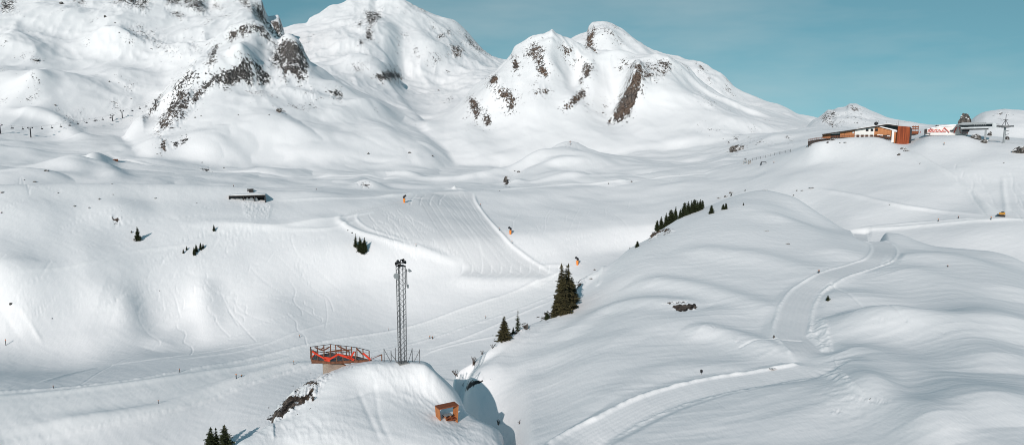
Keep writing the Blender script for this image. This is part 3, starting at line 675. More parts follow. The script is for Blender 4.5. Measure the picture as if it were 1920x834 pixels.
# ---------------------------------------------------------------- materials
SKY_TINT = (.70, 1.0, .745, 1); SKY_STR = .145; SUN_STR = 4.2; EXPOSURE = -.29
class NT:
    def __init__(s, name):
        s.m = bpy.data.materials.new(name); s.m.use_nodes = True; s.t = s.m.node_tree
        s.b = s.t.nodes['Principled BSDF']; s.b.inputs['Specular IOR Level'].default_value = .2
    def n(s, typ, **kw):
        o = s.t.nodes.new('ShaderNode'+typ)
        for k, v in kw.items(): setattr(o, k, v)
        return o
    def l(s, a, b): s.t.links.new(a, b)
    def val(s, x, sock):
        if hasattr(x, 'links'): s.l(x, sock)
        else: sock.default_value = x
    def math(s, op, a, b=0, c=0, clamp=False):
        o = s.n('Math', operation=op, use_clamp=clamp); s.val(a, o.inputs[0]); s.val(b, o.inputs[1]); s.val(c, o.inputs[2]); return o.outputs[0]
    def noise(s, vec, scale, detail=4, rough=.55):
        o = s.n('TexNoise'); o.inputs['Scale'].default_value = scale; o.inputs['Detail'].default_value = detail; o.inputs['Roughness'].default_value = rough
        if vec is not None: s.l(vec, o.inputs['Vector'])
        return o.outputs['Fac']
    def mix(s, f, a, b, blend='MIX'):
        o = s.n('Mix', data_type='RGBA', blend_type=blend); s.val(f, o.inputs[0])
        for x, k in ((a, 6), (b, 7)):
            if hasattr(x, 'links'): s.l(x, o.inputs[k])
            else: o.inputs[k].default_value = (*x[:3], 1)
        return o.outputs[2]
    def ramp(s, f, a, b, lo=0., hi=1.):
        o = s.n('MapRange'); s.val(f, o.inputs[0]); o.inputs[1].default_value = a; o.inputs[2].default_value = b; o.inputs[3].default_value = lo; o.inputs[4].default_value = hi
        return o.outputs[0]
    def attr(s, name): return s.n('Attribute', attribute_name=name).outputs['Fac']
    def bump(s, h, dist, strength=1):
        o = s.n('Bump'); o.inputs['Strength'].default_value = strength; o.inputs['Distance'].default_value = dist; s.l(h, o.inputs['Height'])
        s.l(o.outputs[0], s.b.inputs['Normal']); return o

def ground_material():
    g = NT('snow_and_rock')
    pos = g.n('TexCoord').outputs['Object']
    rock, trk, tint, brown = g.attr('rock'), g.attr('trk'), g.attr('tint'), g.attr('brown')
    # snow
    n1 = g.noise(pos, .035, 6, .5); n2 = g.noise(pos, .9, 5, .6)
    base = g.mix(g.ramp(n1, .3, .7), (.82, .825, .83), (.86, .862, .864))
    base = g.mix(g.ramp(n2, .35, .7, 0, .35), base, (.87, .875, .875))
    base = g.mix(g.ramp(tint, 0, 1, 0, 1), base, (.93, .93, .92))
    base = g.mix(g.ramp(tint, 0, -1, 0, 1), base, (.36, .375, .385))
    base = g.mix(g.math('MULTIPLY', trk, .7), base, (.93, .935, .93))
    # rock
    mp = g.n('Mapping'); mp.inputs['Scale'].default_value = (1, 1, .55); g.l(pos, mp.inputs[0])
    r1 = g.noise(mp.outputs[0], .11, 12, .66); r2 = g.noise(pos, .5, 8, .7); r3 = g.noise(pos, .05, 4, .5)
    dark = g.mix(g.ramp(r2, .40, .62), (.015, .015, .016), (.19, .185, .18))
    brn = g.mix(g.ramp(r2, .40, .62), (.03, .019, .014), (.31, .19, .12))
    rc = g.mix(g.math('MULTIPLY', brown, g.ramp(r3, .35, .6, .35, 1)), dark, brn)
    mp3 = g.n('Mapping'); mp3.inputs['Scale'].default_value = (1, 1, .4); g.l(pos, mp3.inputs[0])
    r4 = g.noise(mp3.outputs[0], .42, 6, .7)
    f = g.math('ADD', g.math('MULTIPLY', rock, .84), g.math('MULTIPLY', g.math('SUBTRACT', r1, .5), 1.7))
    f = g.math('ADD', f, g.math('MULTIPLY', g.math('SUBTRACT', r4, .5), 2.9))
    geo = g.n('NewGeometry'); sep = g.n('SeparateXYZ'); g.l(geo.outputs['Normal'], sep.inputs[0])
    steep = g.ramp(sep.outputs[2], .95, .35, -.12, .22)
    f = g.math('ADD', f, steep)
    has = g.math('GREATER_THAN', rock, .03)
    fac = g.math('MULTIPLY', g.ramp(f, .49, .54), has)
    g.l(g.mix(fac, base, rc), g.b.inputs['Base Color'])
    g.b.inputs['Roughness'].default_value = .75; g.b.inputs['Specular IOR Level'].default_value = .15
    # fine relief: wind crust on snow, broken faces on rock
    mp2 = g.n('Mapping'); mp2.inputs['Scale'].default_value = (1.6, .55, 1.0); mp2.inputs['Rotation'].default_value = (0, 0, R(25)); g.l(pos, mp2.inputs[0])
    s1 = g.noise(mp2.outputs[0], .55, 5, .6); s2 = g.noise(mp2.outputs[0], 3.0, 3, .6)
    sn = g.math('ADD', g.math('MULTIPLY', s1, .10), g.math('MULTIPLY', s2, .012))
    sn = g.math('ADD', sn, g.math('MULTIPLY', g.noise(pos, .06, 3, .5), .3))
    rk = g.math('MULTIPLY', g.math('ADD', r1, g.math('MULTIPLY', r2, .4)), 5.0)
    hh = g.math('ADD', g.math('MULTIPLY', sn, g.math('SUBTRACT', 1, fac)), g.math('MULTIPLY', rk, g.math('ADD', g.math('MULTIPLY', fac, .7), .0)))
    g.bump(hh, 1.0, 1.0)
    return g.m
# ---------------------------------------------------------------- object helpers
def simple(name, c1, c2=None, scale=4, rough=.7, metal=0, bump=0, stretch=None):
    g = NT(name)
    if c2 is None: c2 = tuple(x*.8 for x in c1)
    pos = g.n('TexCoord').outputs['Object']
    if stretch:
        mp = g.n('Mapping'); mp.inputs['Scale'].default_value = stretch; g.l(pos, mp.inputs[0]); pos = mp.outputs[0]
    n = g.noise(pos, scale, 5, .65)
    g.l(g.mix(g.ramp(n, .35, .65), c2, c1), g.b.inputs['Base Color'])
    g.b.inputs['Roughness'].default_value = rough; g.b.inputs['Metallic'].default_value = metal
    if bump: g.bump(n, bump, 1)
    return g.m
M = {}
M['steel'] = simple('weathered_steel', (.24, .245, .25), (.11, .11, .112), 3, .5, .6)
M['dark_steel'] = simple('dark_steel', (.05, .05, .055), (.025, .025, .027), 3, .5, .4)
M['grey'] = simple('grey_metal', (.34, .36, .37), (.24, .26, .27), 2, .45, .3)
M['silver'] = simple('silver_sheet', (.6, .62, .63), (.48, .5, .51), .6, .4, .4)
M['larch'] = simple('brown_stained_timber', (.21, .09, .052), (.10, .042, .026), 3, .75, 0, .01, (1, 1, .3))
M['pine'] = simple('orange_pine', (.50, .20, .075), (.36, .13, .045), 5, .7, 0, .01, (1, 1, .25))  # orange tone for the shelter walls and table legs
M['pine_dark'] = simple('dark_red_pine', (.26, .085, .04), (.18, .055, .025), 4, .7, 0, .01)  # darker, redder tone for roof board, floor, benches and balcony
M['orange_board'] = simple('orange_boarding', (.52, .23, .10), (.40, .16, .07), 1.2, .75, 0, 0, (3, 3, .3))
M['red_board'] = simple('red_brown_boarding', (.36, .085, .03), (.13, .03, .014), .9, .75, 0, .02, (2.6, 2.6, .08))
M['red'] = simple('red_paint', (.66, .06, .03), (.48, .04, .02), 1, .5)
M['plaster'] = simple('white_plaster', (.82, .81, .78), (.74, .73, .70), 1, .85)
M['concrete'] = simple('board_marked_concrete', (.42, .33, .27), (.27, .21, .17), 1.3, .9, 0, .02, (1, 1, 3))
M['concrete_grey'] = simple('grey_concrete', (.34, .34, .33), (.22, .22, .21), .8, .9)
M['glass'] = simple('dark_glass', (.02, .025, .03), (.012, .015, .018), 1, .12)
M['black'] = simple('black_interior', (.015, .015, .016), (.008, .008, .008), 2, .8)
M['roofdark'] = simple('dark_roofing', (.06, .055, .05), (.035, .03, .03), 1, .7)
M['snowcap'] = simple('settled_snow', (.88, .885, .89), (.83, .84, .85), 2, .8, 0, .03)
M['orange_pad'] = simple('orange_padding', (.85, .28, .05), (.72, .21, .035), 2, .6)
M['yellow'] = simple('yellow_paint', (.55, .28, .05), (.42, .2, .04), 2, .5)
M['bark'] = simple('conifer_bark', (.10, .07, .05), (.05, .034, .024), 6, .9, 0, .02)
M['twig'] = simple('bare_twigs', (.11, .085, .07), (.06, .045, .038), 6, .9)
M['needle'] = simple('conifer_needles', (.06, .075, .032), (.014, .02, .011), .9, .85)
M['needle_brown'] = simple('olive_conifer_needles', (.10, .088, .04), (.022, .022, .013), .9, .85)
M['cable'] = simple('steel_cable', (.2, .2, .21), None, 2, .5)
M['sign'] = simple('painted_board', (.30, .12, .06), (.2, .08, .04), 3, .7)
M['jacket'] = simple('dark_red_jacket', (.30, .03, .04), None, 5, .8)
M['jacket_blue'] = simple('navy_jacket', (.03, .04, .10), None, 5, .8)
M['bench_snow'] = M['snowcap']
def rock_material():
    g = NT('boulder_rock'); pos = g.n('TexCoord').outputs['Object']
    n = g.noise(pos, 2.4, 8, .7); n2 = g.noise(pos, 1.6, 6, .7)
    rc = g.mix(g.ramp(n, .38, .62), (.018, .018, .018), (.16, .145, .13))
    geo = g.n('NewGeometry'); sep = g.n('SeparateXYZ'); g.l(geo.outputs['Normal'], sep.inputs[0])
    f = g.math('ADD', sep.outputs[2], g.math('MULTIPLY', g.math('SUBTRACT', n2, .5), 2.6))
    g.l(g.mix(g.ramp(f, .64, .70), rc, (.86, .865, .87)), g.b.inputs['Base Color'])
    g.b.inputs['Roughness'].default_value = .85; g.bump(n, .12, 1); return g.m
M['rock'] = rock_material()

class MB:
    def __init__(s): s.v = []; s.f = []
    def add(s, vs, fs):
        k = len(s.v); s.v += [tuple(p) for p in vs]; s.f += [tuple(i+k for i in f) for f in fs]; return s
    def box(s, c, d, rz=0, rx=0, ry=0):
        m = Euler((rx, ry, rz)).to_matrix(); c = Vector(c)
        vs = [c+m@Vector((x*d[0]/2, y*d[1]/2, z*d[2]/2)) for z in (-1, 1) for y in (-1, 1) for x in (-1, 1)]
        return s.add(vs, [(0,2,3,1),(4,5,7,6),(0,1,5,4),(1,3,7,5),(3,2,6,7),(2,0,4,6)])
    def bar(s, a, b, w, h=None, up=(0, 0, 1)):
        h = h or w; a = Vector(a); b = Vector(b); d = (b-a)
        if d.length < 1e-6: return s
        d.normalize(); up = Vector(up)
        if abs(d.dot(up)) > .98: up = Vector((0, 1, 0))
        x = d.cross(up).normalized(); z = x.cross(d)
        vs = [p+x*(i*w/2)+z*(j*h/2) for p in (a, b) for i, j in ((-1,-1),(1,-1),(1,1),(-1,1))]
        return s.add(vs, [(3,2,1,0),(4,5,6,7),(0,1,5,4),(1,2,6,5),(2,3,7,6),(3,0,4,7)])
    def tube(s, a, b, r0, r1=None, n=10, cap=True):
        r1 = r0 if r1 is None else r1; a = Vector(a); b = Vector(b); d = (b-a).normalized()
        up = Vector((0, 0, 1)) if abs(d.z) < .95 else Vector((0, 1, 0))
        x = d.cross(up).normalized(); y = d.cross(x)
        vs = [p+(x*math.cos(t)+y*math.sin(t))*r for p, r in ((a, r0), (b, r1)) for t in [2*math.pi*i/n for i in range(n)]]
        fs = [(i, (i+1) % n, n+(i+1) % n, n+i) for i in range(n)]
        if cap: fs += [tuple(range(n))[::-1], tuple(range(n, 2*n))]
        return s.add(vs, fs)
    def prism(s, poly, y0, y1):
        """poly in local x,z extruded along y"""
        n = len(poly)
        vs = [(x, y0, z) for x, z in poly]+[(x, y1, z) for x, z in poly]
        return s.add(vs, [tuple(range(n)), tuple(range(n, 2*n))[::-1]]+[((i+1) % n, i, n+i, n+(i+1) % n) for i in range(n)])
    def slab(s, poly, z0, z1):
        n = len(poly)
        vs = [(x, y, z0) for x, y in poly]+[(x, y, z1) for x, y in poly]
        return s.add(vs, [tuple(range(n))[::-1], tuple(range(n, 2*n))]+[(i, (i+1) % n, n+(i+1) % n, n+i) for i in range(n)])
    def sphere(s, c, r, n=10, sq=(1, 1, 1)):
        vs = []; fs = []; m = n//2
        for i in range(m+1):
            a = math.pi*i/m
            for j in range(n):
                b = 2*math.pi*j/n
                vs.append((c[0]+r*sq[0]*math.sin(a)*math.cos(b), c[1]+r*sq[1]*math.sin(a)*math.sin(b), c[2]+r*sq[2]*math.cos(a)))
        for i in range(m):
            for j in range(n): fs.append((i*n+j, (i+1)*n+j, (i+1)*n+(j+1) % n, i*n+(j+1) % n))
        return s.add(vs, fs)
    def build(s, name, mat, parent=None, label=None, smooth=False, bevel=0):
        me = bpy.data.meshes.new(name); me.from_pydata(s.v, [], s.f); me.update()
        if not smooth or bevel:
            bm = bmesh.new(); bm.from_mesh(me); bmesh.ops.recalc_face_normals(bm, faces=bm.faces)
            if bevel: bmesh.ops.bevel(bm, geom=bm.edges[:], offset=bevel, segments=1, affect='EDGES')
            bm.to_mesh(me); bm.free()
        if smooth: me.polygons.foreach_set('use_smooth', [True]*len(me.polygons))
        me.materials.append(mat)
        o = bpy.data.objects.new(name, me); col.objects.link(o)
        if parent: o.parent = parent
        if label: o['label'] = label
        return o
def setp(o, label, cat, group=None, kind=None):
    if label: o['label'] = label
    if cat: o['category'] = cat
    if group: o['group'] = group
    if kind: o['kind'] = kind
    return o
def thing(name, label, cat, loc=(0, 0, 0), rz=0, group=None):
    o = bpy.data.objects.new(name, None); col.objects.link(o); o.location = loc; o.rotation_euler = (0, 0, rz)
    o.empty_display_size = .3
    return setp(o, label, cat, group)
def dup(root, loc, rz, label, group=None, scale=1):
    r = root.copy(); col.objects.link(r); r.location = loc; r.rotation_euler = (0, 0, rz); r['label'] = label
    r.scale = (scale,)*3 if not isinstance(scale, tuple) else scale
    if group: r['group'] = group
    for ch in list(root.children):
        c = ch.copy(); col.objects.link(c); c.parent = r
        for g in list(ch.children):
            d = g.copy(); col.objects.link(d); d.parent = c
    return r
def pt(u, v, r):
    ph, t = sight(u, v); return Vector((r*math.sin(ph), r*math.cos(ph), r*t))
def mpp(p): return (p.y*CP-p.z*SP)/F           # metres per photo pixel at a point
def facing(p): return -math.atan2(p.x, p.y)    # rotation that turns local +y away from the station
def on_plane(u, v, z):
    ph, t = sight(u, v); r = z/t; return Vector((r*math.sin(ph), r*math.cos(ph), z))
def on_vertical(u, v, P, Q):
    ph, t = sight(u, v); dx, dy = math.sin(ph), math.cos(ph)
    ex, ey = Q[0]-P[0], Q[1]-P[1]
    r = (P[0]*ey-P[1]*ex)/(dx*ey-dy*ex)
    return Vector((r*dx, r*dy, r*t))

# ---------------------------------------------------------------- lattice mast
mp_ = hit(755, 680); mp_.z = ground_z(mp_.x, mp_.y)-.15
mast = thing('lattice_mast', 'tall grey lattice mast carrying horn loudspeakers on the snowy knoll', 'mast', mp_, facing(mp_)+R(22))
Hm = 12.2+.15; sd = .78; tp = .86
def mleg(i, z): 
    k = (sd+(tp-sd)*z/Hm)/2
    return Vector(((-k, -k, z), (k, -k, z), (k, k, z), (-k, k, z))[i])
for i in range(4):
    MB().bar(mleg(i, -.6), mleg(i, Hm), .065).build('leg', M['steel'], mast)
for i in range(4):
    mb = MB(); nseg = 19
    for k in range(nseg):
        z0 = Hm*k/nseg; z1 = Hm*(k+1)/nseg; a, b = mleg(i, z0), mleg((i+1) % 4, z1); c, d_ = mleg((i+1) % 4, z0), mleg(i, z1)
        mb.bar(a, b, .028); mb.bar(c, d_, .028)
    mb.build('bracing', M['steel'], mast)
MB().box((0, 0, .1), (1.3, 1.3, .25)).build('footing', M['concrete_grey'], mast)
mb = MB(); 
for k in range(40): mb.bar((-.28, -.3, .3+k*.31), (-.28, .1, .3+k*.31), .03)
mb.bar((-.28, -.3, .2), (-.28, -.3, Hm), .04); mb.bar((-.28, .1, .2), (-.28, .1, Hm), .04); mb.build('ladder', M['steel'], mast)
mb = MB().box((0, 0, Hm), (.95, .95, .08)); mb.tube((0, 0, Hm), (0, 0, Hm+.75), .05); mb.build('top_plate', M['dark_steel'], mast)
for ang, z, ln in ((10, .35, .55), (100, .45, .5), (190, .35, .55), (280, .75, .45), (235, .15, .5)):
    a = R(ang); dx, dy = math.cos(a), math.sin(a)
    h = MB().tube((dx*.12, dy*.12, Hm+z), (dx*.34, dy*.34, Hm+z), .07, .09)
    h.tube((dx*.34, dy*.34, Hm+z), (dx*(ln+.15), dy*(ln+.15), Hm+z), .08, .21, 14, False)
    h.build('loudspeaker_horn', M['dark_steel'], mast)
c = Vector((-.62, -.12, Hm-1.15)); MB().tube(c+Vector((-.05, -.12, 0)), c+Vector((.04, .1, 0)), .36, .30, 18).build('dish_antenna', M['grey'], mast)
ar = MB(); ar.bar((.43, -.3, Hm-.6), (.85, -.4, Hm-.6), .06); ar.bar((.62, -.36, Hm-.4), (.62, -.36, Hm-2.6), .07); ar.bar((.43, -.3, Hm-2.2), (.7, -.38, Hm-2.2), .05)
ap = ar.build('antenna_arm', M['dark_steel'], mast)
MB().tube((.86, -.42, Hm-.75), (1.02, -.5, Hm-.55), .08, .28, 12).build('side_horn', M['grey'], ap)
MB().box((.72, -.42, Hm-2.55), (.16, .2, .4)).build('junction_box', M['grey'], ap)

# mast fence
fpts = [(720.5, 677.5), (733.5, 672.5), (741.5, 671.5), (773, 672.5), (787, 680)]
fl = [on_plane(u, v, mp_.z+dz_) for (u, v), dz_ in zip(fpts, (.15, .15, .15, .15, .1))]
for q in fl: q.z = ground_z(q.x, q.y)
fence = thing('mast_fence', 'wire fence with slanting steel posts around the mast foot', 'fence', fl[0])
def rel(o, p): return Vector(p)-o.location
for q, hh in zip(fl, (1.7, 1.35, 1.75, 1.75, 1.75)):
    b = rel(fence, q); MB().bar(b-Vector((0, 0, .4)), b+Vector((0, 0, hh)), .085).build('post', M['steel'], fence)
for a, sx, hh in ((fl[0], .85, 1.6), (fl[4], -.85, 1.6), (fl[1], .7, .9), (fl[3], -.55, 1.6)):
    b = rel(fence, a); MB().bar(b+Vector((0, 0, hh)), b+Vector((sx, .1, -.15)), .065).build('brace', M['steel'], fence)
mb = MB()
for a, b in zip(fl[:-1], fl[1:]):
    a, b = rel(fence, a), rel(fence, b)
    for z in (.4, .95, 1.45): mb.bar(a+Vector((0, 0, z)), b+Vector((0, 0, z)), .012)
    n = int((b-a).length/.6)
    for k in range(1, n): 
        p = a.lerp(b, k/n); mb.bar(p+Vector((0, 0, .1)), p+Vector((0, 0, 1.5)), .006)
mb.build('wire_mesh', M['cable'], fence)

# ---------------------------------------------------------------- viewing platform
ZD = -28.45; RT = 1.22
A, B_, C_, D_ = (on_plane(u, v, ZD+RT) for u, v in ((582, 650), (619.5, 645), (669, 651), (692, 657)))
E, G_, I_ = (on_plane(u, v, ZD) for u, v in ((585, 674), (619.5, 678), (667, 675)))
for q in (A, B_, C_, D_): q.z = ZD
J_ = on_plane(697, 673, ZD+.1); J_.z = ZD
ctr = (A+B_+C_+E+G_+I_)/6; ctr.z = ZD
plat = thing('viewing_platform', 'timber and steel viewing platform with red zigzag band on concrete base', 'platform', ctr)
r_ = lambda p: Vector(p)-ctr
deck = MB().slab([tuple(r_(q).xy) for q in (E, G_, I_, J_, D_, C_, B_, A)], -.16, 0); deck.build('deck', M['steel'], plat)
mb = MB()
for a, b in ((E, G_), (G_, I_), (I_, J_), (A, B_), (B_, C_), (C_, D_), (E, A)): mb.bar(r_(a)-Vector((0, 0, .12)), r_(b)-Vector((0, 0, .12)), .16, .30)
for k in (.2, .4, .6, .8): mb.bar(r_(E.lerp(I_, k))-Vector((0, 0, .25)), r_(A.lerp(C_, k))-Vector((0, 0, .25)), .1, .2)
mb.build('deck_beams', M['larch'], plat)
def posts(P, Q, n, h=RT, w=.11, skip=()):
    for k in range(n+1):
        if k in skip: continue
        b = r_(P.lerp(Q, k/n)); MB().bar(b-Vector((0, 0, .3)), b+Vector((0, 0, h)), w).build('rail_post', M['larch'], plat)
posts(A, B_, 3); posts(B_, C_, 5, skip=(0,)); posts(C_, D_, 2, skip=(0,)); posts(E, G_, 3, skip=(3,)); posts(G_, I_, 4, 1.15); posts(E, A, 1, skip=(0, 1))
mb = MB()
for a, b in ((E, A), (A, B_), (B_, C_), (C_, D_)):
    mb.bar(r_(a)+Vector((0, 0, RT)), r_(b)+Vector((0, 0, RT)), .06)
    for z in (.3, .6, .9): mb.bar(r_(a)+Vector((0, 0, z)), r_(b)+Vector((0, 0, z)), .015)
for a, b in ((E, G_), (G_, I_)):
    mb.bar(r_(a)+Vector((0, 0, 1.15)), r_(b)+Vector((0, 0, 1.15)), .06)
mb.build('handrail', M['dark_steel'], plat)
mb = MB()
for (u0, v0), (u1, v1), P, Q in (((590, 650.5), (606, 657), A, B_), ((602, 655), (607, 651), A, B_), ((606, 657), (618, 650), A, B_),
                                 ((633, 648), (655, 659), B_, C_), ((611, 660), (641, 655), B_, C_), ((620, 659), (660, 655), B_, C_), ((668, 652), (681, 665), C_, D_)):
    MB().bar(r_(on_vertical(u0, v0, P, Q)), r_(on_vertical(u1, v1, P, Q)), .13, .13).build('diagonal_timber', M['larch'], plat)
for (u0, v0), (u1, v1), P, Q in (((586, 669), (594, 660), E, G_), ((586, 656), (594, 662), E, G_), ((606, 664), (612, 678), E, G_)):
    MB().bar(r_(on_vertical(u0, v0, P, Q)), r_(on_vertical(u1, v1, P, Q)), .12, .12).build('diagonal_timber', M['larch'], plat)
off = Vector((0, -.12, 0))
mb = MB()
for (u0, v0), (u1, v1), P, Q, w in (((586, 658), (612, 673), E, G_, .2), ((609, 671.5), (619, 673), E, G_, .55), ((617, 673), (635, 663), G_, I_, .22), ((634, 663), (662, 672), G_, I_, .26),
                                    ((657, 671), (664.5, 658), G_, I_, .2), ((652, 667), (664, 674), G_, I_, .3), ((586, 668), (593, 660), E, G_, .10), ((681, 661), (695, 673), I_, J_, .24)):
    MB().bar(r_(on_vertical(u0, v0, P, Q))+off, r_(on_vertical(u1, v1, P, Q))+off, .08, w, up=(0, 0, 1)).build('red_band', M['red'], plat)
cb = on_plane(626, 688, ZD-1.0)
cx = (r_(G_)+r_(B_))/2+Vector((.35, -.1, 0))
MB().box((cx.x, cx.y, -2.35), (2.1, 2.3, 4.1), rz=R(32)).build('concrete_base', M['concrete'], plat, bevel=.03)
mb = MB(); 
for s in (-.6, .6): mb.bar((cx.x-2.6, cx.y+s, -.42), (cx.x+2.4, cx.y+s, -.42), .14, .22)
mb.bar((cx.x+1.2, cx.y-.6, -.5), (cx.x+2.1, cx.y-.5, -1.1), .14); mb.build('support_beams', M['larch'], plat)
# short rail from the platform to the mast fence
g0, g1 = hit(697, 674), hit(716, 676)
rail = thing('timber_handrail', 'short timber handrail on the knoll between platform and mast fence', 'railing', g0)
for q, hh in ((g0, .95), (g1, .85)):
    b = q-g0; MB().bar(b-Vector((0, 0, .4)), b+Vector((0, 0, hh)), .12).build('post', M['larch'], rail)
MB().bar(Vector((0, 0, .35)), (g1-g0)+Vector((0, 0, .8)), .07, .12).build('sloping_rail', M['pine_dark'], rail)
MB().bar(Vector((0, 0, .95)), (g1-g0)+Vector((0, 0, .85)), .04).build('top_rail', M['cable'], rail)

# ---------------------------------------------------------------- wooden picture frame with picnic table
fp = hit(838, 785); m_ = mpp(fp); fp.z = ground_z(fp.x, fp.y)
frame = thing('lounge_shelter', 'open box-shaped larch shelter standing on the knoll slope', 'shelter', fp, facing(fp)+R(24))
W2, Hf, Df, tk = 1.28, 1.62, 1.25, .10
bt = 1.12
for s in (-1, 1):
    MB().prism([(s*bt, -.7), (s*W2, Hf), (s*(W2-tk), Hf), (s*(bt-tk), -.7)], -Df/2, Df/2).build('side_wall', M['pine'], frame)
MB().prism([(-W2-.01, Hf), (W2+.01, Hf), (W2+.01, Hf+.12), (-W2-.01, Hf+.12)], -Df/2-.01, Df/2+.01).build('roof_board', M['pine_dark'], frame)
MB().prism([(-bt, -.05), (bt, -.05), (bt, .06), (-bt, .06)], -Df/2+.02, Df/2-.02).build('floor_board', M['pine_dark'], frame)
frame.scale = (.94,)*3
tp_ = thing('picnic_table', 'small slatted picnic table half buried in snow inside the larch shelter', 'table', fp+Vector((.1, -.1, .06)), facing(fp)+R(24)); tp_.scale = (.78,)*3
mb = MB()
for k in range(4): mb.box((0, -.3+k*.2, .62), (1.25, .16, .05))
mb.build('tabletop', M['grey'], tp_)
for s in (-1, 1):
    MB().bar((s*.4, -.35, 0), (s*.4, 0, .6), .09).bar((s*.4, .35, 0), (s*.4, 0, .6), .09).build('leg', M['pine'], tp_)
for s in (-1, 1): MB().box((0, s*.62, .36), (1.2, .2, .05)).bar((-.4, s*.62, 0), (-.4, s*.62, .35), .08).bar((.4, s*.62, 0), (.4, s*.62, .35), .08).build('bench_seat', M['pine_dark'], tp_)

# ---------------------------------------------------------------- mountain restaurant
rp_ = pt(1640, 268, 403); k_ = mpp(rp_)
rest = thing('mountain_restaurant', 'long low mountain restaurant with orange boarding and a red timber tower', 'restaurant', (rp_.x, rp_.y, rp_.z), facing(rp_))
def RX(x): return (1500+x/8.34-1640)*k_
def RZ(y): return (268-(200+y/8.34))*k_
def rpoly(P): return [(RX(x), RZ(y)) for x, y in P]
MB().prism(rpoly([(410, 500), (530, 500), (530, 418), (410, 438)]), 2, 10).build('low_wing', M['orange_board'], rest)
MB().prism(rpoly([(530, 500), (670, 500), (670, 425), (530, 432)]), 2.6, 10).build('glazed_wing', M['glass'], rest)
MB().prism(rpoly([(524, 430), (676, 424), (676, 396), (524, 414)]), 1.5, 11).build('snowy_roof', M['snowcap'], rest)
MB().prism(rpoly([(670, 500), (880, 500), (880, 368), (670, 398)]), 1, 12).build('timber_wing', M['orange_board'], rest)
MB().prism(rpoly([(880, 520), (1152, 520), (1152, 328), (880, 368)]), .5, 14).build('white_wall', M['plaster'], rest, 'white plastered middle section with small square windows')
MB().prism(rpoly([(1152, 520), (1400, 520), (1400, 372), (1240, 318), (1152, 326)]), .7, 14).build('gable_wing', M['orange_board'], rest)
MB().prism(rpoly([(408, 432), (900, 352), (1330, 276), (1480, 306), (1480, 322), (1330, 294), (900, 368), (408, 446)]), -.8, 15).build('roof', M['roofdark'], rest)
MB().prism(rpoly([(900, 352), (1328, 276), (1470, 300), (1470, 296), (1330, 268), (900, 345)]), 1, 14.5).build('roof_snow', M['snowcap'], rest)
MB().prism(rpoly([(1180, 316), (1320, 292), (1466, 322), (1466, 372)]), 1.2, 5).build('gable_glazing', M['glass'], rest)
MB().prism(rpoly([(1200, 314), (1230, 310), (1470, 374), (1470, 392)]), -.2, 1.1).build('gable_eave', M['snowcap'], rest)
MB().prism(rpoly([(1394, 560), (1426, 560), (1426, 385), (1394, 378)]), -.6, .6).build('white_pillar', M['plaster'], rest)
MB().prism(rpoly([(1426, 560), (1466, 580), (1466, 400), (1426, 395)]), .8, 5).build('stair_wall', M['orange_board'], rest)
tw = MB().prism(rpoly([(1464, 585), (1500, 615), (1560, 622), (1618, 612), (1632, 590), (1632, 322), (1470, 306)]), -2.2, 6).build('timber_tower', M['red_board'], rest, 'tall red-brown boarded tower')
MB().prism(rpoly([(1634, 640), (1660, 620), (1660, 350), (1634, 320)]), -1.8, 6).build('tower_shaded_side', M['dark_steel'], rest)  # right side of the tower, its shade put in as a near-black colour
mb = MB()
for y0, y1 in ((312, 330), (345, 360), (385, 430)): mb.prism(rpoly([(1662, y1), (1750, y1), (1750, y0), (1662, y0)]), 0, 5)
for x in (1672, 1700, 1740): mb.prism(rpoly([(x, 430), (x+8, 430), (x+8, 305), (x, 305)]), .3, .9)
mb.build('balcony', M['pine_dark'], rest)
MB().prism(rpoly([(1655, 455), (1690, 455), (1750, 432), (1750, 424), (1655, 424)]), 0, 5).build('balcony_base', M['roofdark'], rest)
for x, y in ((1052, 366), (1119, 366), (1182, 364)):
    w = MB().box((RX(x), .42, RZ(y)), (1.2, .15, 1.1)).build('window', M['glass'], rest)
    MB().box((RX(x), .36, RZ(y)-.62), (1.4, .12, .1)).build('sill', M['larch'], w)
for x in (925, 990, 1050, 1118, 1176): MB().box((RX(x), .40, RZ(462)), (1.25, .14, 1.3)).build('arched_window', M['black'], rest)
MB().prism(rpoly([(735, 455), (742, 455), (742, 392), (735, 394)]), .85, 1).build('corner_board', M['larch'], rest)
MB().prism(rpoly([(845, 420), (872, 420), (872, 395), (845, 398)]), .8, 1).build('small_window', M['silver'], rest)
# vents, antennas
MB().sphere((RX(1170), 5, RZ(268)), .95, 12).build('radome', M['dark_steel'], rest)
mb = MB()
for x, y0, y1 in ((1178, 250, 192), (1202, 280, 215), (1480, 300, 215), (1450, 285, 262), (1310, 280, 230)): MB().bar((RX(x), 4, RZ(y0)), (RX(x), 4, RZ(y1)), .14).build('antenna_pole', M['steel'], rest)
for x in (930, 965): MB().tube((RX(x), 4, RZ(345)), (RX(x), 4, RZ(318)), .35, .35).tube((RX(x)-.1, 4, RZ(316)), (RX(x)+.1, 4, RZ(316)), .5, .5).build('roof_vent', M['silver'], rest)
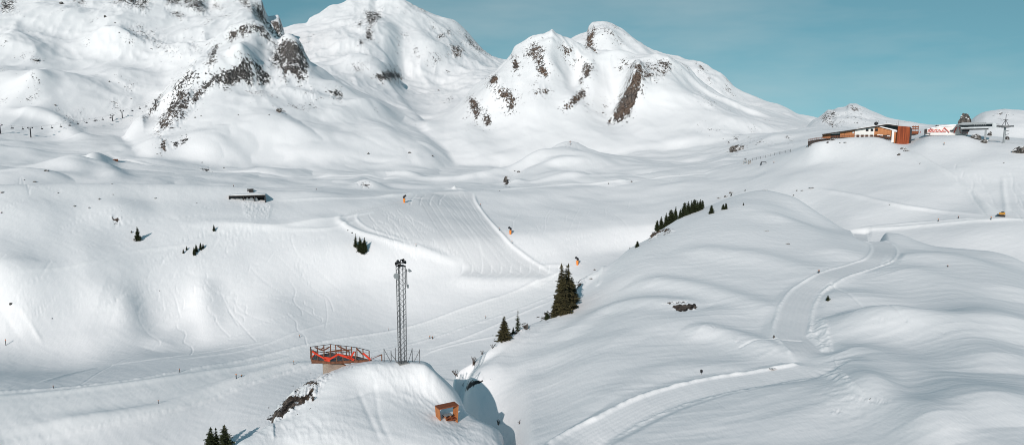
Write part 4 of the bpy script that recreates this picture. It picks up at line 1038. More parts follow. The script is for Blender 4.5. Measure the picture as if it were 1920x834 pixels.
# terrace
mb = MB()
TP = [(210, 545, -1.5), (330, 520, -1.8), (480, 500, -2), (640, 484, -2.5), (880, 480, -3), (1100, 480, -3), (1250, 493, -3), (1390, 510, -2.6)]
for (x0, y0, d0), (x1, y1, d1) in zip(TP[:-1], TP[1:]):
    mb.add([(RX(x0), d0, RZ(y0)), (RX(x1), d1, RZ(y1)), (RX(x1), 2, RZ(y1)), (RX(x0), 2, RZ(y0)),
            (RX(x0), d0, RZ(y0)-.5), (RX(x1), d1, RZ(y1)-.5), (RX(x1), 2, RZ(y1)-.5), (RX(x0), 2, RZ(y0)-.5)],
           [(0,1,2,3),(7,6,5,4),(0,4,5,1),(3,2,6,7),(0,3,7,4),(1,5,6,2)])
mb.build('terrace_deck', M['roofdark'], rest)
mb = MB()
for (x0, y0, d0), (x1, y1, d1) in zip(TP[:-1], TP[1:]):
    a = Vector((RX(x0), d0, RZ(y0))); b = Vector((RX(x1), d1, RZ(y1)))
    for z in (1.0, .7, .4): mb.bar(a+Vector((0, 0, z)), b+Vector((0, 0, z)), .12, .14)
    n = max(2, int((b-a).length/1.0))
    for k in range(n): 
        p = a.lerp(b, k/n); mb.bar(p-Vector((0, 0, .8)), p+Vector((0, 0, 1.05)), .13)
mb.build('terrace_railing', M['larch'], rest)
mb = MB()
for x, y, d, w in ((1210, 455, -1, 1.6), (1240, 450, -2, 1.2), (1300, 445, -1.5, 1.8), (1345, 440, -1, 1.4), (1370, 470, -2, 1.2), (1280, 480, -3, 1.4)):
    MB().box((RX(x), d, RZ(y)-.6), (w, 1, 1.1)).build('terrace_table', M['dark_steel'], rest)
mb = MB()
for x, y, d in ((1215, 440, -1.2), (1255, 448, -2.1), (1350, 462, -2)): MB().box((RX(x), d, RZ(y)), (1.3, 1, .35)).build('terrace_snow', M['snowcap'], rest)
mb = MB().prism(rpoly([(208, 650), (330, 640), (420, 610), (600, 560), (600, 500), (480, 505), (208, 550)]), -1.3, 1); mb.build('terrace_wall', M['roofdark'], rest)

# ---------------------------------------------------------------- red framed hall and chairlift station
hp = pt(1775, 251, 402); kh = mpp(hp)
hall = thing('red_framed_hall', 'low snow-covered hall with red steel struts across its front', 'hall', hp, facing(hp))
def HX(x): return (1700+x/7.58-1775)*kh
def HZ(y): return (251-(190+y/7.58))*kh
def hpoly(P): return [(HX(x), HZ(y)) for x, y in P]
MB().prism(hpoly([(318, 480), (820, 480), (820, 362), (690, 348), (470, 366), (318, 398)]), 0, 10).build('hall_body', M['plaster'], hall)
MB().prism(hpoly([(300, 400), (470, 352), (640, 330), (810, 338), (826, 362), (690, 349), (470, 368), (300, 408)]), -.4, 10.5).build('roof_snow', M['snowcap'], hall)
MB().prism(hpoly([(292, 455), (326, 455), (326, 392), (292, 396)]), -.5, 6).build('entrance', M['roofdark'], hall)
mb = MB()
for (x0, y0), (x1, y1), w in (((335, 440), (352, 400), .45), ((352, 400), (372, 436), .4), ((372, 436), (395, 396), .4), ((358, 378), (412, 432), .45), ((412, 432), (436, 398), .4), ((436, 398), (455, 436), .4),
                              ((455, 436), (480, 404), .4), ((480, 404), (505, 436), .4), ((335, 436), (560, 436), .35), ((340, 404), (480, 402), .25), ((508, 432), (535, 375), .55), ((535, 375), (600, 445), .6), ((520, 418), (560, 430), .4),
                              ((655, 448), (680, 368), .9), ((714, 372), (730, 452), .4), ((745, 458), (815, 412), .6), ((808, 368), (815, 458), .6)):
    MB().bar((HX(x0), -.6, HZ(y0)), (HX(x1), -.6, HZ(y1)), w*.46, w*.46, up=(0, 1, 0)).build('red_strut', M['red'], hall)
MB().bar((HX(608), -.6, HZ(417)), (HX(646), -.6, HZ(417)), .5, .5).build('dark_beam', M['dark_steel'], hall)
MB().bar((HX(300), -3, HZ(485)), (HX(300), -3, HZ(462)), .3).bar((HX(365), -3, HZ(485)), (HX(365), -3, HZ(462)), .3).bar((HX(298), -3, HZ(462)), (HX(372), -3, HZ(462)), .35).build('gate_frame', M['dark_steel'], hall)

sp = pt(1838, 266, 396); ks = mpp(sp)
stat = thing('chairlift_station', 'dark glazed chairlift station on steel columns above the rocks', 'lift station', sp, facing(sp))
def SX(x): return (1700+x/7.58-1838)*ks
def SZ(y): return (266-(190+y/7.58))*ks
def spoly(P): return [(SX(x), SZ(y)) for x, y in P]
MB().prism(spoly([(740, 332), (820, 304), (1095, 300), (1100, 312), (1205, 312), (1205, 326), (830, 340)]), -2, 9).build('roof', M['grey'], stat)
MB().prism(spoly([(770, 345), (830, 368), (1170, 360), (1170, 322), (830, 335)]), -1.6, 8).build('glazing', M['glass'], stat)
MB().prism(spoly([(800, 372), (1240, 368), (1245, 382), (1200, 388), (810, 392)]), -1.9, 8.5).build('fascia', M['silver'], stat)
MB().prism(spoly([(815, 394), (1130, 388), (1130, 404), (820, 412)]), -1.2, 7).build('under_deck', M['dark_steel'], stat)
MB().prism(spoly([(1170, 372), (1212, 372), (1222, 345), (1200, 312), (1170, 312)]), -2.1, 8.6).build('end_panel', M['silver'], stat)
MB().prism(spoly([(820, 465), (860, 460), (905, 430), (905, 408), (820, 412)]), 0, 6).build('machine_room', M['dark_steel'], stat)
for x, d in ((1100, -1), (1100, 5), (850, 4)): MB().bar((SX(x), d, SZ(400)), (SX(x), d, SZ(620)), .8).build('column', M['grey'], stat)
for x, y in ((1215, 330), (1225, 350), (1220, 372)): MB().bar((SX(x), 1, SZ(y)), (SX(x+38), 1, SZ(y+3)), .28).build('cable_guide', M['steel'], stat)
mb = MB()
for k in range(7): MB().box((SX(960+k*22), -1.66, SZ(342)), (.45, .05, .22)).build('window_panel', M['grey'], stat)

pp = hit(1882, 268, 300); kp = mpp(pp)
pyl = thing('cable_pylon', 'tall grey lift pylon with a wide wheel head beside the station', 'lift pylon', pp, facing(pp))
hp_ = 30*kp
MB().tube((0, 0, -2), (0, 0, hp_), .5, .42, 12).build('pole', M['grey'], pyl)
MB().tube((0, 0, hp_-.1), (0, 0, hp_+.5), 3.2, 3.2, 24).tube((0, 0, hp_-.5), (0, 0, hp_), 1.2, 2.6, 16).build('wheel_head', M['steel'], pyl)
mb = MB(); mb.bar((-1.2, 0, hp_+.5), (0, 0, hp_+3), .2).bar((1.2, 0, hp_+.5), (0, 0, hp_+3), .2).bar((0, 0, hp_), (0, 0, hp_+5.5), .22).bar((-.9, 0, hp_+3), (.9, 0, hp_+3), .2); mb.build('head_frame', M['dark_steel'], pyl)
for z in (2, 3.6, 5.2): MB().bar((.4, 0, z), (1.6, -.2, z+.3), .22).build('step', M['dark_steel'], pyl)

# lift chairs and towers climbing behind
def small_tower(u, v, hpx, label, group, wpx=8, mat='dark_steel', mind=0):
    p = hit(u, v, mind); k = mpp(p); h = hpx*k; w = wpx*k
    t = thing('lift_pylon', label, 'lift pylon', p, facing(p), group)
    MB().tube((0, 0, -1.5), (0, 0, h), .52, .38, 10).build('pole', M[mat], t)
    MB().bar((-w/2, 0, h-.3), (w/2, 0, h-.3), .5, .4).build('cross_arm', M[mat], t)
    for s in (-1, 1): MB().box((s*w*.42, 0, h+.25), (w*.26, 1.8, .7)).build('sheave_train', M[mat], t)
    MB().bar((-w*.3, 0, h-1.6), (0, 0, h-2.6), .2).bar((-w*.3, 0, h-1.6), (-w*.3, 0, h-.3), .15).build('service_ladder', M[mat], t)
    return t, p+Vector((0, 0, h+.6)), w
g = 'pylons of the chairlift on the left'
towers = [small_tower(1, 251, 16, 'lift pylon cut by the left edge of the picture', g, 8),
          small_tower(58, 258, 18, 'dark lift pylon standing alone above the left snow bowl', g, 8.5),
          small_tower(211, 227, 10.5, 'lift pylon at the grey piste, lower of the neighbouring pair', g, 7),
          small_tower(229.5, 222, 13.5, 'lift pylon at the grey piste, upper of the neighbouring pair', g, 6.5),
          small_tower(292, 196, 9, 'small lift pylon at the foot of the left rocks', g, 5)]
tops = [t[1] for t in towers]
cb_ = thing('lift_cable', 'thin haul cable of the chairlift strung between the pylons on the left', 'cable', tops[0])
for s in (-1, 1):
    mb = MB()
    for a, b in zip(tops[:-1], tops[1:]):
        n = 12; w = 2.2*s; pv = None
        for k in range(n+1):
            f = k/n; p = a.lerp(b, f)-tops[0]+Vector((w, 0, -4*f*(1-f)*(b-a).length*.012))
            if pv is not None: mb.bar(pv, p, .06)
            pv = p
    mb.build('cable', M['cable'], cb_)
chair0 = None
places = ['left of', 'right of']
nm = 0
CH = [(18,242,0),(38,244.5,0),(74,245.5,1),(93,243.5,1),(110,241.5,1),(126,239.5,1),(142,238,1),(158,234,1),(174,231.5,1),(189,228.5,1),(203,225,1),(244,210,3),(258,207,3),(270,203,3),(283,199,3)]
CL = ['first', 'second', 'third', 'fourth', 'fifth', 'sixth', 'seventh', 'eighth', 'ninth', 'tenth', 'eleventh', 'twelfth', 'thirteenth', 'fourteenth', 'fifteenth']
for i, (u, v, seg) in enumerate(CH):
    a, b = tops[seg], tops[seg+1]
    q = on_vertical(u, v, a, b)
    f = ((q-a).xy.length)/((b-a).xy.length); f = min(max(f, 0), 1)
    p = a.lerp(b, f)+Vector((2.2, 0, -4*f*(1-f)*(b-a).length*.012))
    lab = 'empty chair on the left lift cable, '+CL[i]+' counted from the left edge'
    if chair0 is None:
        c0 = thing('lift_chair', lab, 'lift chair', p, 0, 'chairs of the chairlift on the left'); chair0 = c0
        MB().bar((0, 0, 0), (0, 0, -2.3), .14).build('hanger', M['dark_steel'], c0)
        MB().box((0, 0, -2.7), (2.6, .9, .18)).build('seat', M['dark_steel'], c0)
        MB().box((0, .45, -2.25), (2.6, .16, .9)).build('backrest', M['dark_steel'], c0)
    else: dup(chair0, p, R(-20), lab)

# ---------------------------------------------------------------- half-buried machine shed
gp = hit(464, 377, 200); kg = mpp(gp)
shed = thing('machine_shed', 'long low shed buried in the snow slope with dark open front', 'shed', gp, facing(gp))
Wg = 63*kg; Hg = 10.5*kg
MB().prism([(-Wg*.5, Hg), (Wg*.5, Hg*.96), (Wg*.5, Hg*.96+.28), (-Wg*.5, Hg+.28)], -.3, 8).build('roof_slab', M['concrete_grey'], shed)
MB().prism([(-Wg*.52, Hg+.26), (-Wg*.3, Hg+.62), (Wg*.3, Hg+.58), (Wg*.52, Hg+.2)], -.1, 9).build('roof_snow', M['snowcap'], shed)
MB().prism([(-Wg*.46, -1.5), (Wg*.48, -1.5), (Wg*.48, Hg*.95), (-Wg*.48, Hg)], 2.4, 2.8).build('back_wall', M['black'], shed)  # black colour stands in for the shade inside the open shed
for s, x in ((-1, -Wg*.5), (1, Wg*.5)):
    MB().prism([(x-.2, -1.5), (x+.2, -1.5), (x+.2, Hg*.95), (x-.2, Hg*.95)], -.2, 2.6).build('side_wall', M['roofdark'], shed)
MB().prism([(-Wg*.5, Hg), (Wg*.5, Hg*.95), (Wg*.5, Hg*.62), (-Wg*.5, Hg*.66)], .2, .5).build('lintel', M['black'], shed)  # black too, adds to the painted shade across the upper opening
for x in (-.1, .2): MB().bar((Wg*x, .1, -1.5), (Wg*x, .1, Hg*.9), .28).build('pillar', M['roofdark'], shed)
for x, w in ((-.17, 1.3), (.0, 1.1), (.11, 2.0), (.24, 1.4), (-.38, 2.0)):
    MB().box((Wg*x, 1.2, .55), (w, 1.1, .9)).box((Wg*x, 1.2, 1.15), (w*.6, .8, .4)).build('stored_machine', M['grey' if x > -.3 else 'steel'], shed)
bp = hit(470.5, 359.5, 200); kb = mpp(bp)
box_ = thing('cabin_vent', 'small dark cabin poking out of the snow just above the buried shed', 'cabin', bp, facing(bp)+R(15))
MB().box((0, 0, .5), (7.5*kb, 1.8, 5.6*kb)).build('body', M['roofdark'], box_)
MB().box((0, 0, .5+2.9*kb), (8.5*kb, 2.1, .18)).build('roof', M['dark_steel'], box_)
MB().bar((-1.5, .2, -.2), (-1.3, .2, 1.6), .25).build('flue', M['dark_steel'], box_)

# ---------------------------------------------------------------- snow guns
def snow_gun(u, v, hpx, label, rot, mind=200):
    p = hit(u, v, mind); k = mpp(p); h = hpx*k
    t = thing('snow_gun', label, 'snow cannon', p-Vector((0, 0, .3)), facing(p)+rot, 'snow cannons beside the race piste')
    MB().tube((0, 0, -.5), (0, 0, h*.40), .34, .55, 12).tube((0, 0, h*.40), (0, 0, h*.60), .55, .50, 12).build('orange_pad', M['orange_pad'], t)
    MB().tube((0, 0, h*.58), (0, 0, h*.74), .16, .16).box((.15, 0, h*.66), (.8, .6, .55)).build('swivel_head', M['dark_steel'], t)
    d0 = Vector((.55, 0, h*.72)); d1 = Vector((-.75, 0, h*.93))
    b = MB().tube(d0, d1, .42, .52, 16).tube(d1, d1+(d1-d0).normalized()*.25, .52, .42, 16); b.build('fan_barrel', M['dark_steel'], t)
    MB().bar((.3, .3, h*.55), (-.7, .3, h*.55), .12).build('service_arm', M['dark_steel'], t)
    return t
snow_gun(758, 380, 15.5, 'orange padded snow cannon at the head of the race slope', math.pi, 250)
snow_gun(957, 439, 15, 'orange padded snow cannon right of the race slope berm', 0)
snow_gun(1082.5, 496.5, 16.5, 'orange padded snow cannon just behind the tall spruce pair', 0)
yg = hit(1878, 406, 200); ky = mpp(yg)
yt = thing('snow_groomer', 'small yellow snow groomer parked beside the cat road at right', 'snow groomer', yg, facing(yg))
yt.scale = (.75,)*3
MB().box((0, 0, .5), (2.6, 2.0, .7), ry=R(8)).build('tracks', M['dark_steel'], yt)
MB().box((.1, 0, 1.35), (2.2, 1.8, .9), ry=R(-6)).build('body', M['yellow'], yt)
MB().box((.3, -.1, 1.95), (1.1, 1.5, .5)).build('cabin', M['glass'], yt)
MB().box((-1.6, 0, .55), (.25, 2.4, .9), ry=R(15)).build('blade', M['dark_steel'], yt)

# ---------------------------------------------------------------- conifers
def conifer_mesh(h, rad, seed, dens=1.0, droop=.35, taper=1.0, bare=.06):
    rr = random.Random(seed); mb = MB(); tr = MB()
    tr.tube((0, 0, -.6), (0, 0, h*.5), .028*h, .017*h, 8); tr.tube((0, 0, h*.5), (0, 0, h*.98), .017*h, .004*h, 6)
    nl = int(24*dens); lean = Vector((rr.uniform(-.02, .02), rr.uniform(-.02, .02), 0))
    az0 = rr.random()*6
    lop = [rr.uniform(.72, 1.12) for _ in range(7)]
    for i in range(nl):
        f = bare+(1-bare)*(i/nl)**.92; z = h*f
        L_ = rad*((1-f)**taper)*rr.uniform(.78, 1.12)+.03*h
        nb = max(4, int((6+5*(1-f))*dens**.5)); az0 += 1.1
        for j in range(nb):
            a = az0+2*math.pi*j/nb+rr.uniform(-.3, .3)
            if rr.random() < .08: continue
            l = L_*rr.uniform(.6, 1.1)*lop[int(a*7/6.283) % 7]; d = Vector((math.cos(a), math.sin(a), 0)); s = Vector((-d.y, d.x, 0))
            b0 = Vector((0, 0, z))+lean*z; tip = b0+d*l+Vector((0, 0, -droop*l*rr.uniform(.5, 1.2)+.10*l))
            tr_n = 5
            for q in range(tr_n):
                t0 = .12+.88*q/tr_n; c = b0.lerp(tip, t0); w = l*(.30*(1-t0)+.11)*rr.uniform(.7, 1.3)
                for m in range(2):
                    sg = -1 if m else 1
                    e = c+d*(w*rr.uniform(.5, 1.2))+s*sg*w*rr.uniform(.5, 1.15)+Vector((0, 0, -w*rr.uniform(.15, .7)))
                    e2 = c+d*w*.7+s*sg*w*.15+Vector((0, 0, w*rr.uniform(-.25, .25)))
                    mb.add([c-d*w*.3, e, e2], [(0, 1, 2)])
                    mb.add([c-d*w*.3+Vector((0, 0, -.12*w)), e+Vector((0, 0, -.35*w)), c+d*w*.4+Vector((0, 0, -w*.5))], [(0, 1, 2)])
    for k in range(6):
        a = rr.random()*6.28; mb.add([Vector((0, 0, h*.93)), Vector((math.cos(a)*.03*h, math.sin(a)*.03*h, h*.94)), Vector((0, 0, h*1.03))], [(0, 1, 2)])
    return tr, mb
PROT = {}
def proto(kind):
    if kind not in PROT:
        prm = {'slim': (10, 2.1, 3, 1.15, .45, .95, .05), 'broad': (10, 3.1, 5, 1.25, .3, .85, .03), 'pine': (10, 3.9, 8, 1.1, .05, .5, .05), 'sparse': (10, 2.3, 11, .62, .4, .9, .12), 'dense': (10, 2.7, 15, 1.35, .3, .75, .03)}[kind]
        tr, mb = conifer_mesh(*prm)
        PROT[kind] = (tr, mb, None)
    return PROT[kind]
MESHES = {}
def conifer(u, v, hpx, kind, label, group=None, mat='needle', wide=1.0, mind=0, sink=.2, name='spruce_tree', rz=None):
    p = hit(u, v, mind); k = mpp(p); h = hpx*k
    tr, mb, _ = proto(kind)
    t = thing(name, label, 'tree', p-Vector((0, 0, sink)), rng.uniform(0, 6) if rz is None else rz, group)
    key = (kind, mat)
    if key not in MESHES:
        a = tr.build('trunk', M['bark'], t); b = mb.build('crown', M[mat], t, smooth=False)
        MESHES[key] = (a.data, b.data)
    else:
        for n_, me in zip(('trunk', 'crown'), MESHES[key]):
            o = bpy.data.objects.new(n_, me); col.objects.link(o); o.parent = t
    s = h/10; t.scale = (s*wide, s*wide, s)
    return t
# foreground, bottom edge
conifer(398, 856, 62, 'broad', 'dark spruce at the bottom edge, leftmost of the three tips', 'spruces at the bottom edge', mind=150, sink=.5, wide=1.25)
conifer(407, 850, 52, 'slim', 'dark spruce at the bottom edge, between its two neighbours', 'spruces at the bottom edge', mind=150, wide=1.3)
conifer(424, 852, 60, 'dense', 'dark spruce at the bottom edge, tallest and rightmost of the three', 'spruces at the bottom edge', mind=150, wide=1.3)
# by the knoll's right shoulder
conifer(945, 636, 47, 'broad', 'bushy olive spruce on the hill edge, left of the thin spruce', 'spruces on the near hill edge', 'needle_brown', 1.2)
conifer(971, 620, 41, 'sparse', 'thin see-through spruce on the hill edge right of the bushy one', 'spruces on the near hill edge', 'needle')
conifer(962, 624, 14, 'dense', 'low dark bush between the bushy and the thin spruce', 'spruces on the near hill edge', 'needle')
conifer(1052, 588, 96, 'broad', 'big spruce on the hill edge, left twin of the tall pair', 'spruces on the near hill edge', 'needle_brown', .92)
conifer(1065, 578, 86, 'dense', 'big spruce on the hill edge, right twin of the tall pair', 'spruces on the near hill edge', 'needle_brown', .92)
conifer(1072, 566, 50, 'broad', 'shorter spruce leaning out right of the tall twin pair', 'spruces on the near hill edge', 'needle_brown', 1.2)
conifer(1043, 590, 40, 'dense', 'brown low spruce at the foot of the tall twin pair', 'spruces on the near hill edge', 'needle_brown', 1.1)
conifer(1026, 598, 16, 'broad', 'dark bush below and left of the tall twin spruces', 'spruces on the near hill edge', 'needle', 1.6)
# valley trees
conifer(258, 450, 26, 'dense', 'single spruce below the small rock outcrop on the left slope', None, mind=150)
conifer(401, 432, 12, 'broad', 'tiny lone spruce on the ski-tracked slope below the buried shed', None, mind=150)
gv = 'small spruces on the left slope'
for u, v, hp2, lab in ((344, 474, 9, 'smallest spruce at the left of the slope cluster'), (350, 468, 8, 'small round spruce above the leftmost one of the slope cluster'), (364, 477, 15, 'spruce in the middle of the slope cluster, lowest down'),
                       (368, 471, 15, 'slim spruce rising behind the lowest one in the slope cluster'), (376, 467, 14, 'tallest spruce of the slope cluster, near its right end'), (381, 465, 10, 'spruce at the right end of the slope cluster')):
    conifer(u, v, hp2, 'broad', lab, gv, mind=150)
for u, v, hp2, kd, lab in ((667, 462, 25, 'slim', 'slim dark spruce at the left of the clump inside the piste bend'), (675, 470, 27, 'dense', 'dark spruce in the middle of the clump inside the piste bend'), (684, 470, 26, 'broad', 'broad dark spruce at the right of the clump inside the piste bend'),
                           (680, 474, 22, 'broad', 'low dark spruce at the foot of the clump inside the piste bend')):
    conifer(u, v, hp2, kd, lab, 'spruces inside the piste bend', wide=1.1, mind=150)
# line of stone pines on the far edge of the near hill
gr = 'pines in the row on the far hill edge'
ROW = [(1232,432,20),(1240,430,25),(1249,424,26),(1258,419,27),(1267,412,26),(1275,409,19),(1283,405,27),(1290,402,26),(1296,400,26),(1302,398,26),(1308,396,22),(1313,394,22),(1317,391,17)]
for i, (u, v, hp2) in enumerate(ROW):
    conifer(u, v, hp2, ('pine', 'dense', 'broad')[i % 3], 'dark stone pine in the row on the hill edge, '+CL[i]+' from its lower left end', gr, wide=(.85, 1.1, .95, 1.2)[i % 4], name='pine_tree')
for u, v, hp2, wd, lab in ((1195, 463, 13, 1.2, 'lone small pine on the hill edge left of the red-brown rock'), (1181, 466, 5, 1, 'tiny pine sprig furthest left on the hill edge'), (1334, 400, 17, 1.1, 'small pine right of the pine row, on the snow fold'),
                           (1356, 393, 12, 1, 'left one of two small pines side by side on the snow fold'), (1361, 392, 13, 1, 'right one of two small pines side by side on the snow fold'), (1394, 385, 7, 1, 'tiny crooked pine alone on the snow fold'),
                           (1371, 367, 8, .8, 'tiny dark pine on the skyline of the near hill'), (1397, 358, 4, 1.4, 'low dark bush on the skyline of the near hill')):
    conifer(u, v, hp2, 'pine' if hp2 > 10 else 'dense', lab, 'scattered small pines on the near hill', wide=wd, name='pine_tree')

# bare shrubs
def shrub(u, v, hpx, wpx, n, label, seed, lean=0, mind=0):
    p = hit(u, v, mind); k = mpp(p); rr = random.Random(seed); mb = MB()
    for i in range(n):
        a = Vector((rr.uniform(-.15, .15)*wpx*k, rr.uniform(-.2, .2), -.2)); x = rr.uniform(-.5, .5)*wpx*k+lean*k
        b = Vector((x*.6, rr.uniform(-.3, .3), hpx*k*rr.uniform(.4, .65))); c = Vector((x, rr.uniform(-.4, .4), hpx*k*rr.uniform(.75, 1)))
        mb.bar(a, b, .055); mb.bar(b, c, .035)
        for q in range(2):
            e = b.lerp(c, rr.random()); mb.bar(e, e+Vector((rr.uniform(-.25, .25), rr.uniform(-.2, .2), rr.uniform(.1, .35))), .025)
    o = mb.build('bare_shrub', M['twig']); o.location = p
    setp(o, label, 'shrub', 'bare shrubs by the gully'); return o
shrub(888, 683, 14, 11, 12, 'tallest leafless shrub on the hill edge above the gully', 1, 1)
shrub(856, 704, 10, 16, 10, 'leafless shrub at the head of the blue shaded gully', 2, -2)
shrub(904, 664, 7, 8, 9, 'dark low shrub a little above the tallest leafless one', 3)
shrub(924, 652, 7, 9, 6, 'pale sparse shrub on the hill edge below the bushy spruce', 4)
shrub(959, 633, 5, 7, 5, 'tiny sparse shrub just below the thin spruce', 5)
shrub(934, 795, 6, 9, 9, 'brown shrub at the rim of the knoll beside the lower gully', 6)
shrub(973, 794, 4, 6, 6, 'small grey shrub on the far lip of the lower gully', 7, mind=83)
shrub(587, 750, 6, 6, 7, 'small grey shrub in the snow right of the knoll cliff', 8)

# ---------------------------------------------------------------- boulders
def rock_mesh(seed, sx, sy, sz):
    bm = bmesh.new(); bmesh.ops.create_icosphere(bm, subdivisions=4, radius=1)
    rr = random.Random(seed)
    from mathutils import noise as mn
    o = Vector((rr.uniform(0, 99), rr.uniform(0, 99), rr.uniform(0, 99)))
    pl = [(Vector((rr.gauss(0, 1), rr.gauss(0, 1), rr.gauss(0, 1))).normalized(), rr.uniform(.5, .85)) for _ in range(9)]
    for v in bm.verts:
        c = v.co.copy()
        for n_, d_ in pl:
            q = c.dot(n_)
            if q > d_: c -= n_*(q-d_)
        c *= 1+.30*mn.noise(c*1.9+o)+.20*abs(mn.noise(c*4+o))+.12*mn.noise(c*9+o)
        v.co = Vector((c.x*sx, c.y*sy, c.z*sz))
    me = bpy.data.meshes.new('boulder'); bm.to_mesh(me); bm.free(); me.materials.append(M['rock']); return me
RM_ = [rock_mesh(1, 1, .8, .7), rock_mesh(2, 1, .9, .5), rock_mesh(3, .8, .8, 1.0), rock_mesh(4, 1.2, .7, .6), rock_mesh(5, 1, 1, .85)]
def boulder(u, v, wpx, hpx, label, group='dark boulders poking out of the snow', mind=0, k0=None):
    p = hit(u, v, mind); k = mpp(p); i = rng.randrange(5) if k0 is None else k0
    o = bpy.data.objects.new('boulder', RM_[i]); col.objects.link(o)
    bx = RM_[i].vertices; w = max(abs(q.co.x) for q in bx)*2; h = max(q.co.z for q in bx)*2
    o.scale = (wpx*k/w, wpx*k/w*.8, hpx*k/h*1.25); o.location = p+Vector((0, 0, hpx*k*.15)); o.rotation_euler = (0, 0, facing(p)+rng.uniform(-.4, .4))
    return setp(o, label, 'boulder', group)
for u, v, w, h, lab, md in [
 (187,374,4.5,3.5,'dark boulder on the left slope, larger of two below the flat crest',150),(140,387,4,3,'dark boulder on the left slope, lower left of the larger one',150),(292,372,5.5,2.5,'flat dark boulder on the left slope right of the larger round one',150),
 (212,365,2.6,1.8,'small dark stone just under the flat crest on the left slope',150),(210,345,2.4,1.8,'tiny stone on the flat crest line left of the shed',150),(369,381,2,1.6,'tiny dark stone left of the buried shed',150),(5,361,8,3,'low dark rock at the left picture edge under the crest',150),(3,399,4,2.5,'small rock at the left picture edge on the slope',150),
 (109,362,3,1.6,'tiny stone high on the left slope near the crest',150),(167,391,2,5,'narrow strip of pebbly rock on the left slope',150),(299,545,2,1.6,'single tiny stone low on the left slope',150),(20,570,6,4,'dark block in the snow at far left near old tracks',150),(98,597,3,2,'tiny stone in the old ski tracks at lower left',150),
 (247,436,4,5,'rock beside the single spruce on the left slope',150),(253,451,6,4,'rock at the foot of the single spruce on the left slope',150),
 (652,432,3,2,'tiny stone at the piste bend, left of the spruce clump',150),(660,437,3,3,'stone at the piste bend, right next to the spruce clump',150),
 (87,321,10,3.5,'brown flat rock on the hump behind the left crest',380),(65,341,8,2.5,'dark rocks at the foot of the hump behind the left crest',355),(46,338,3,2,'tiny rock left of the rocks at the hump foot',355),
 (379,305,3,2,'tiny rock on the snow under the central crags',400),(420,315,4,2,'small dark rock right of the V-shaped outcrop',400),(523,210,12,8,'brown jagged rock alone on the snow shoulder of the crags',450),(505,216,3,2.4,'tiny rock left of the jagged rock on the snow shoulder',450),
 (366,221,4,2.4,'small rock on the snow shoulder below the crags',450),(377,218,3,2,'tiny rock right of the small rock below the crags',450),(447,216,2.6,2,'tiny rock on the middle snow shoulder',450),(205,154,3.5,3,'small dark rock in the left bowl',500),(104,198,4,3,'small rock with a snow ball cap at left',500),
 (69,114,12,4,'long dark rock lying high on the left snowfield',600),(197,33,5,5,'dark rock high on the left massif face',700),(115,8,7,6,'dark rock near the top edge of the left massif',700),(216,44,3,3,'small rock under the high dark rock on the left massif',700),
 (822,170,5,2.5,'small dark rock in the high saddle of the middle mountain',800),(768,287,7,3,'small dark rock on a snow hump below the middle mountain',420),(691,289,6,4,'speckled rock on a snow hump left of the saddle floor',420),(811,293,4,3,'small pale rock on the hump right of the speckled rock',420),
 (948,341,9,15,'dark upright rock on the slope above the cat road',440),(972,323,6,4,'small dark rock up right of the upright rock',440),(965,321,3,2,'tiny rock beside the small dark rock above the upright one',440),(937,358,3,2,'tiny stone on the cat road below the upright rock',380),
 (1184,341,4,2.6,'dark square block on the cat road in mid slope',380),(1141,345,2,3,'tiny post-like stone on the cat road',380),
 (1685,291,7,5,'dark rock on the slope below the timber tower',300),(1693,280,12,4,'dark rock band right under the timber tower',300),(1700,283,14,2.6,'thin dark rock band running right from the tower foot',300),(1552,268,5,4,'dark boulder under the terrace, left of its neighbour',300),(1561,263,9,5,'dark boulder under the terrace steps',300),
 (1513,276,4,2,'small rock on the ridge left of the terrace',300),(1521,273,4,2,'small rock at the terrace end',300),(1575,268,3,1.6,'tiny stone on the snow below the terrace, left one',300),(1586,267,9,1.5,'thin stone streak on the snow below the terrace',300),(1707,247,6,2,'flat dark rock at the balcony foot',300),
 (1477,457,8,2,'flat pale rock patch on the near hill crown',100),(1478,458,5,3,'small dark rock on the near hill under the crown',100),(1438,433,9,2,'thin dark rock ledge on the near hill crown',100),(1494,358,4,2.4,'small dark rock right of the near hill skyline',250),(1488,367,3,3,'tiny rock under the small dark rock right of the skyline',250),
 (1434,357,11,1.8,'thin dark rock sliver on the very top of the near hill',100),(1348,372,9,3,'dark rock sliver on the hill skyline left of the tiny pine',100),(1361,369,8,3,'dark rock on the hill skyline beside the tiny pine',100),(1371,362,10,3,'speckled snowy rock right of the tiny skyline pine',100),
 (1668,384,3,1.6,'tiny dark stone on the slope left of the cat tracks',250),(1725,307,3,2,'tiny stone beside the double cat tracks',250),(1882,306,3,1.6,'small dark stone on the slope at far right',250),
 (1523,352,14,1.6,'line of dark stones beginning the old traverse path',250),(1505,357,8,1.5,'short line of dark stones left of the traverse path',250),
 (1108,523,6,3,'small rock on the white snow lip right of the tall spruces',100),(1115,506,5,3,'dark rock on the snow lip above the small rock',100),
 (1449,691,16,3,'low dark plank-like rock beside the groomed track',60),(1451,633,4,7,'dark leaning stone at the edge of the groomed track',60),
 (1027,594,12,8,'dark rock under the low bush on the hill edge',100),(988,616,6,12,'upright dark rock right of the thin spruce',100),
]: boulder(u, v, w, h, lab, mind=md)
boulder(1809, 240, 26, 36, 'big snow-capped rock tower behind the lift station', 'rocks around the lift station', 300, 2)
boulder(1757, 241, 12, 9, 'snowy rock knob behind the red framed hall', 'rocks around the lift station', 300, 1)
boulder(1829, 261, 18, 13, 'dark snowy rock under the lift station deck', 'rocks around the lift station', 250, 2)
boulder(1845, 268, 14, 9, 'lowest dark rock beside the station column', 'rocks around the lift station', 250, 0)
boulder(1857, 254, 10, 10, 'dark rock right of the station column', 'rocks around the lift station', 300, 4)
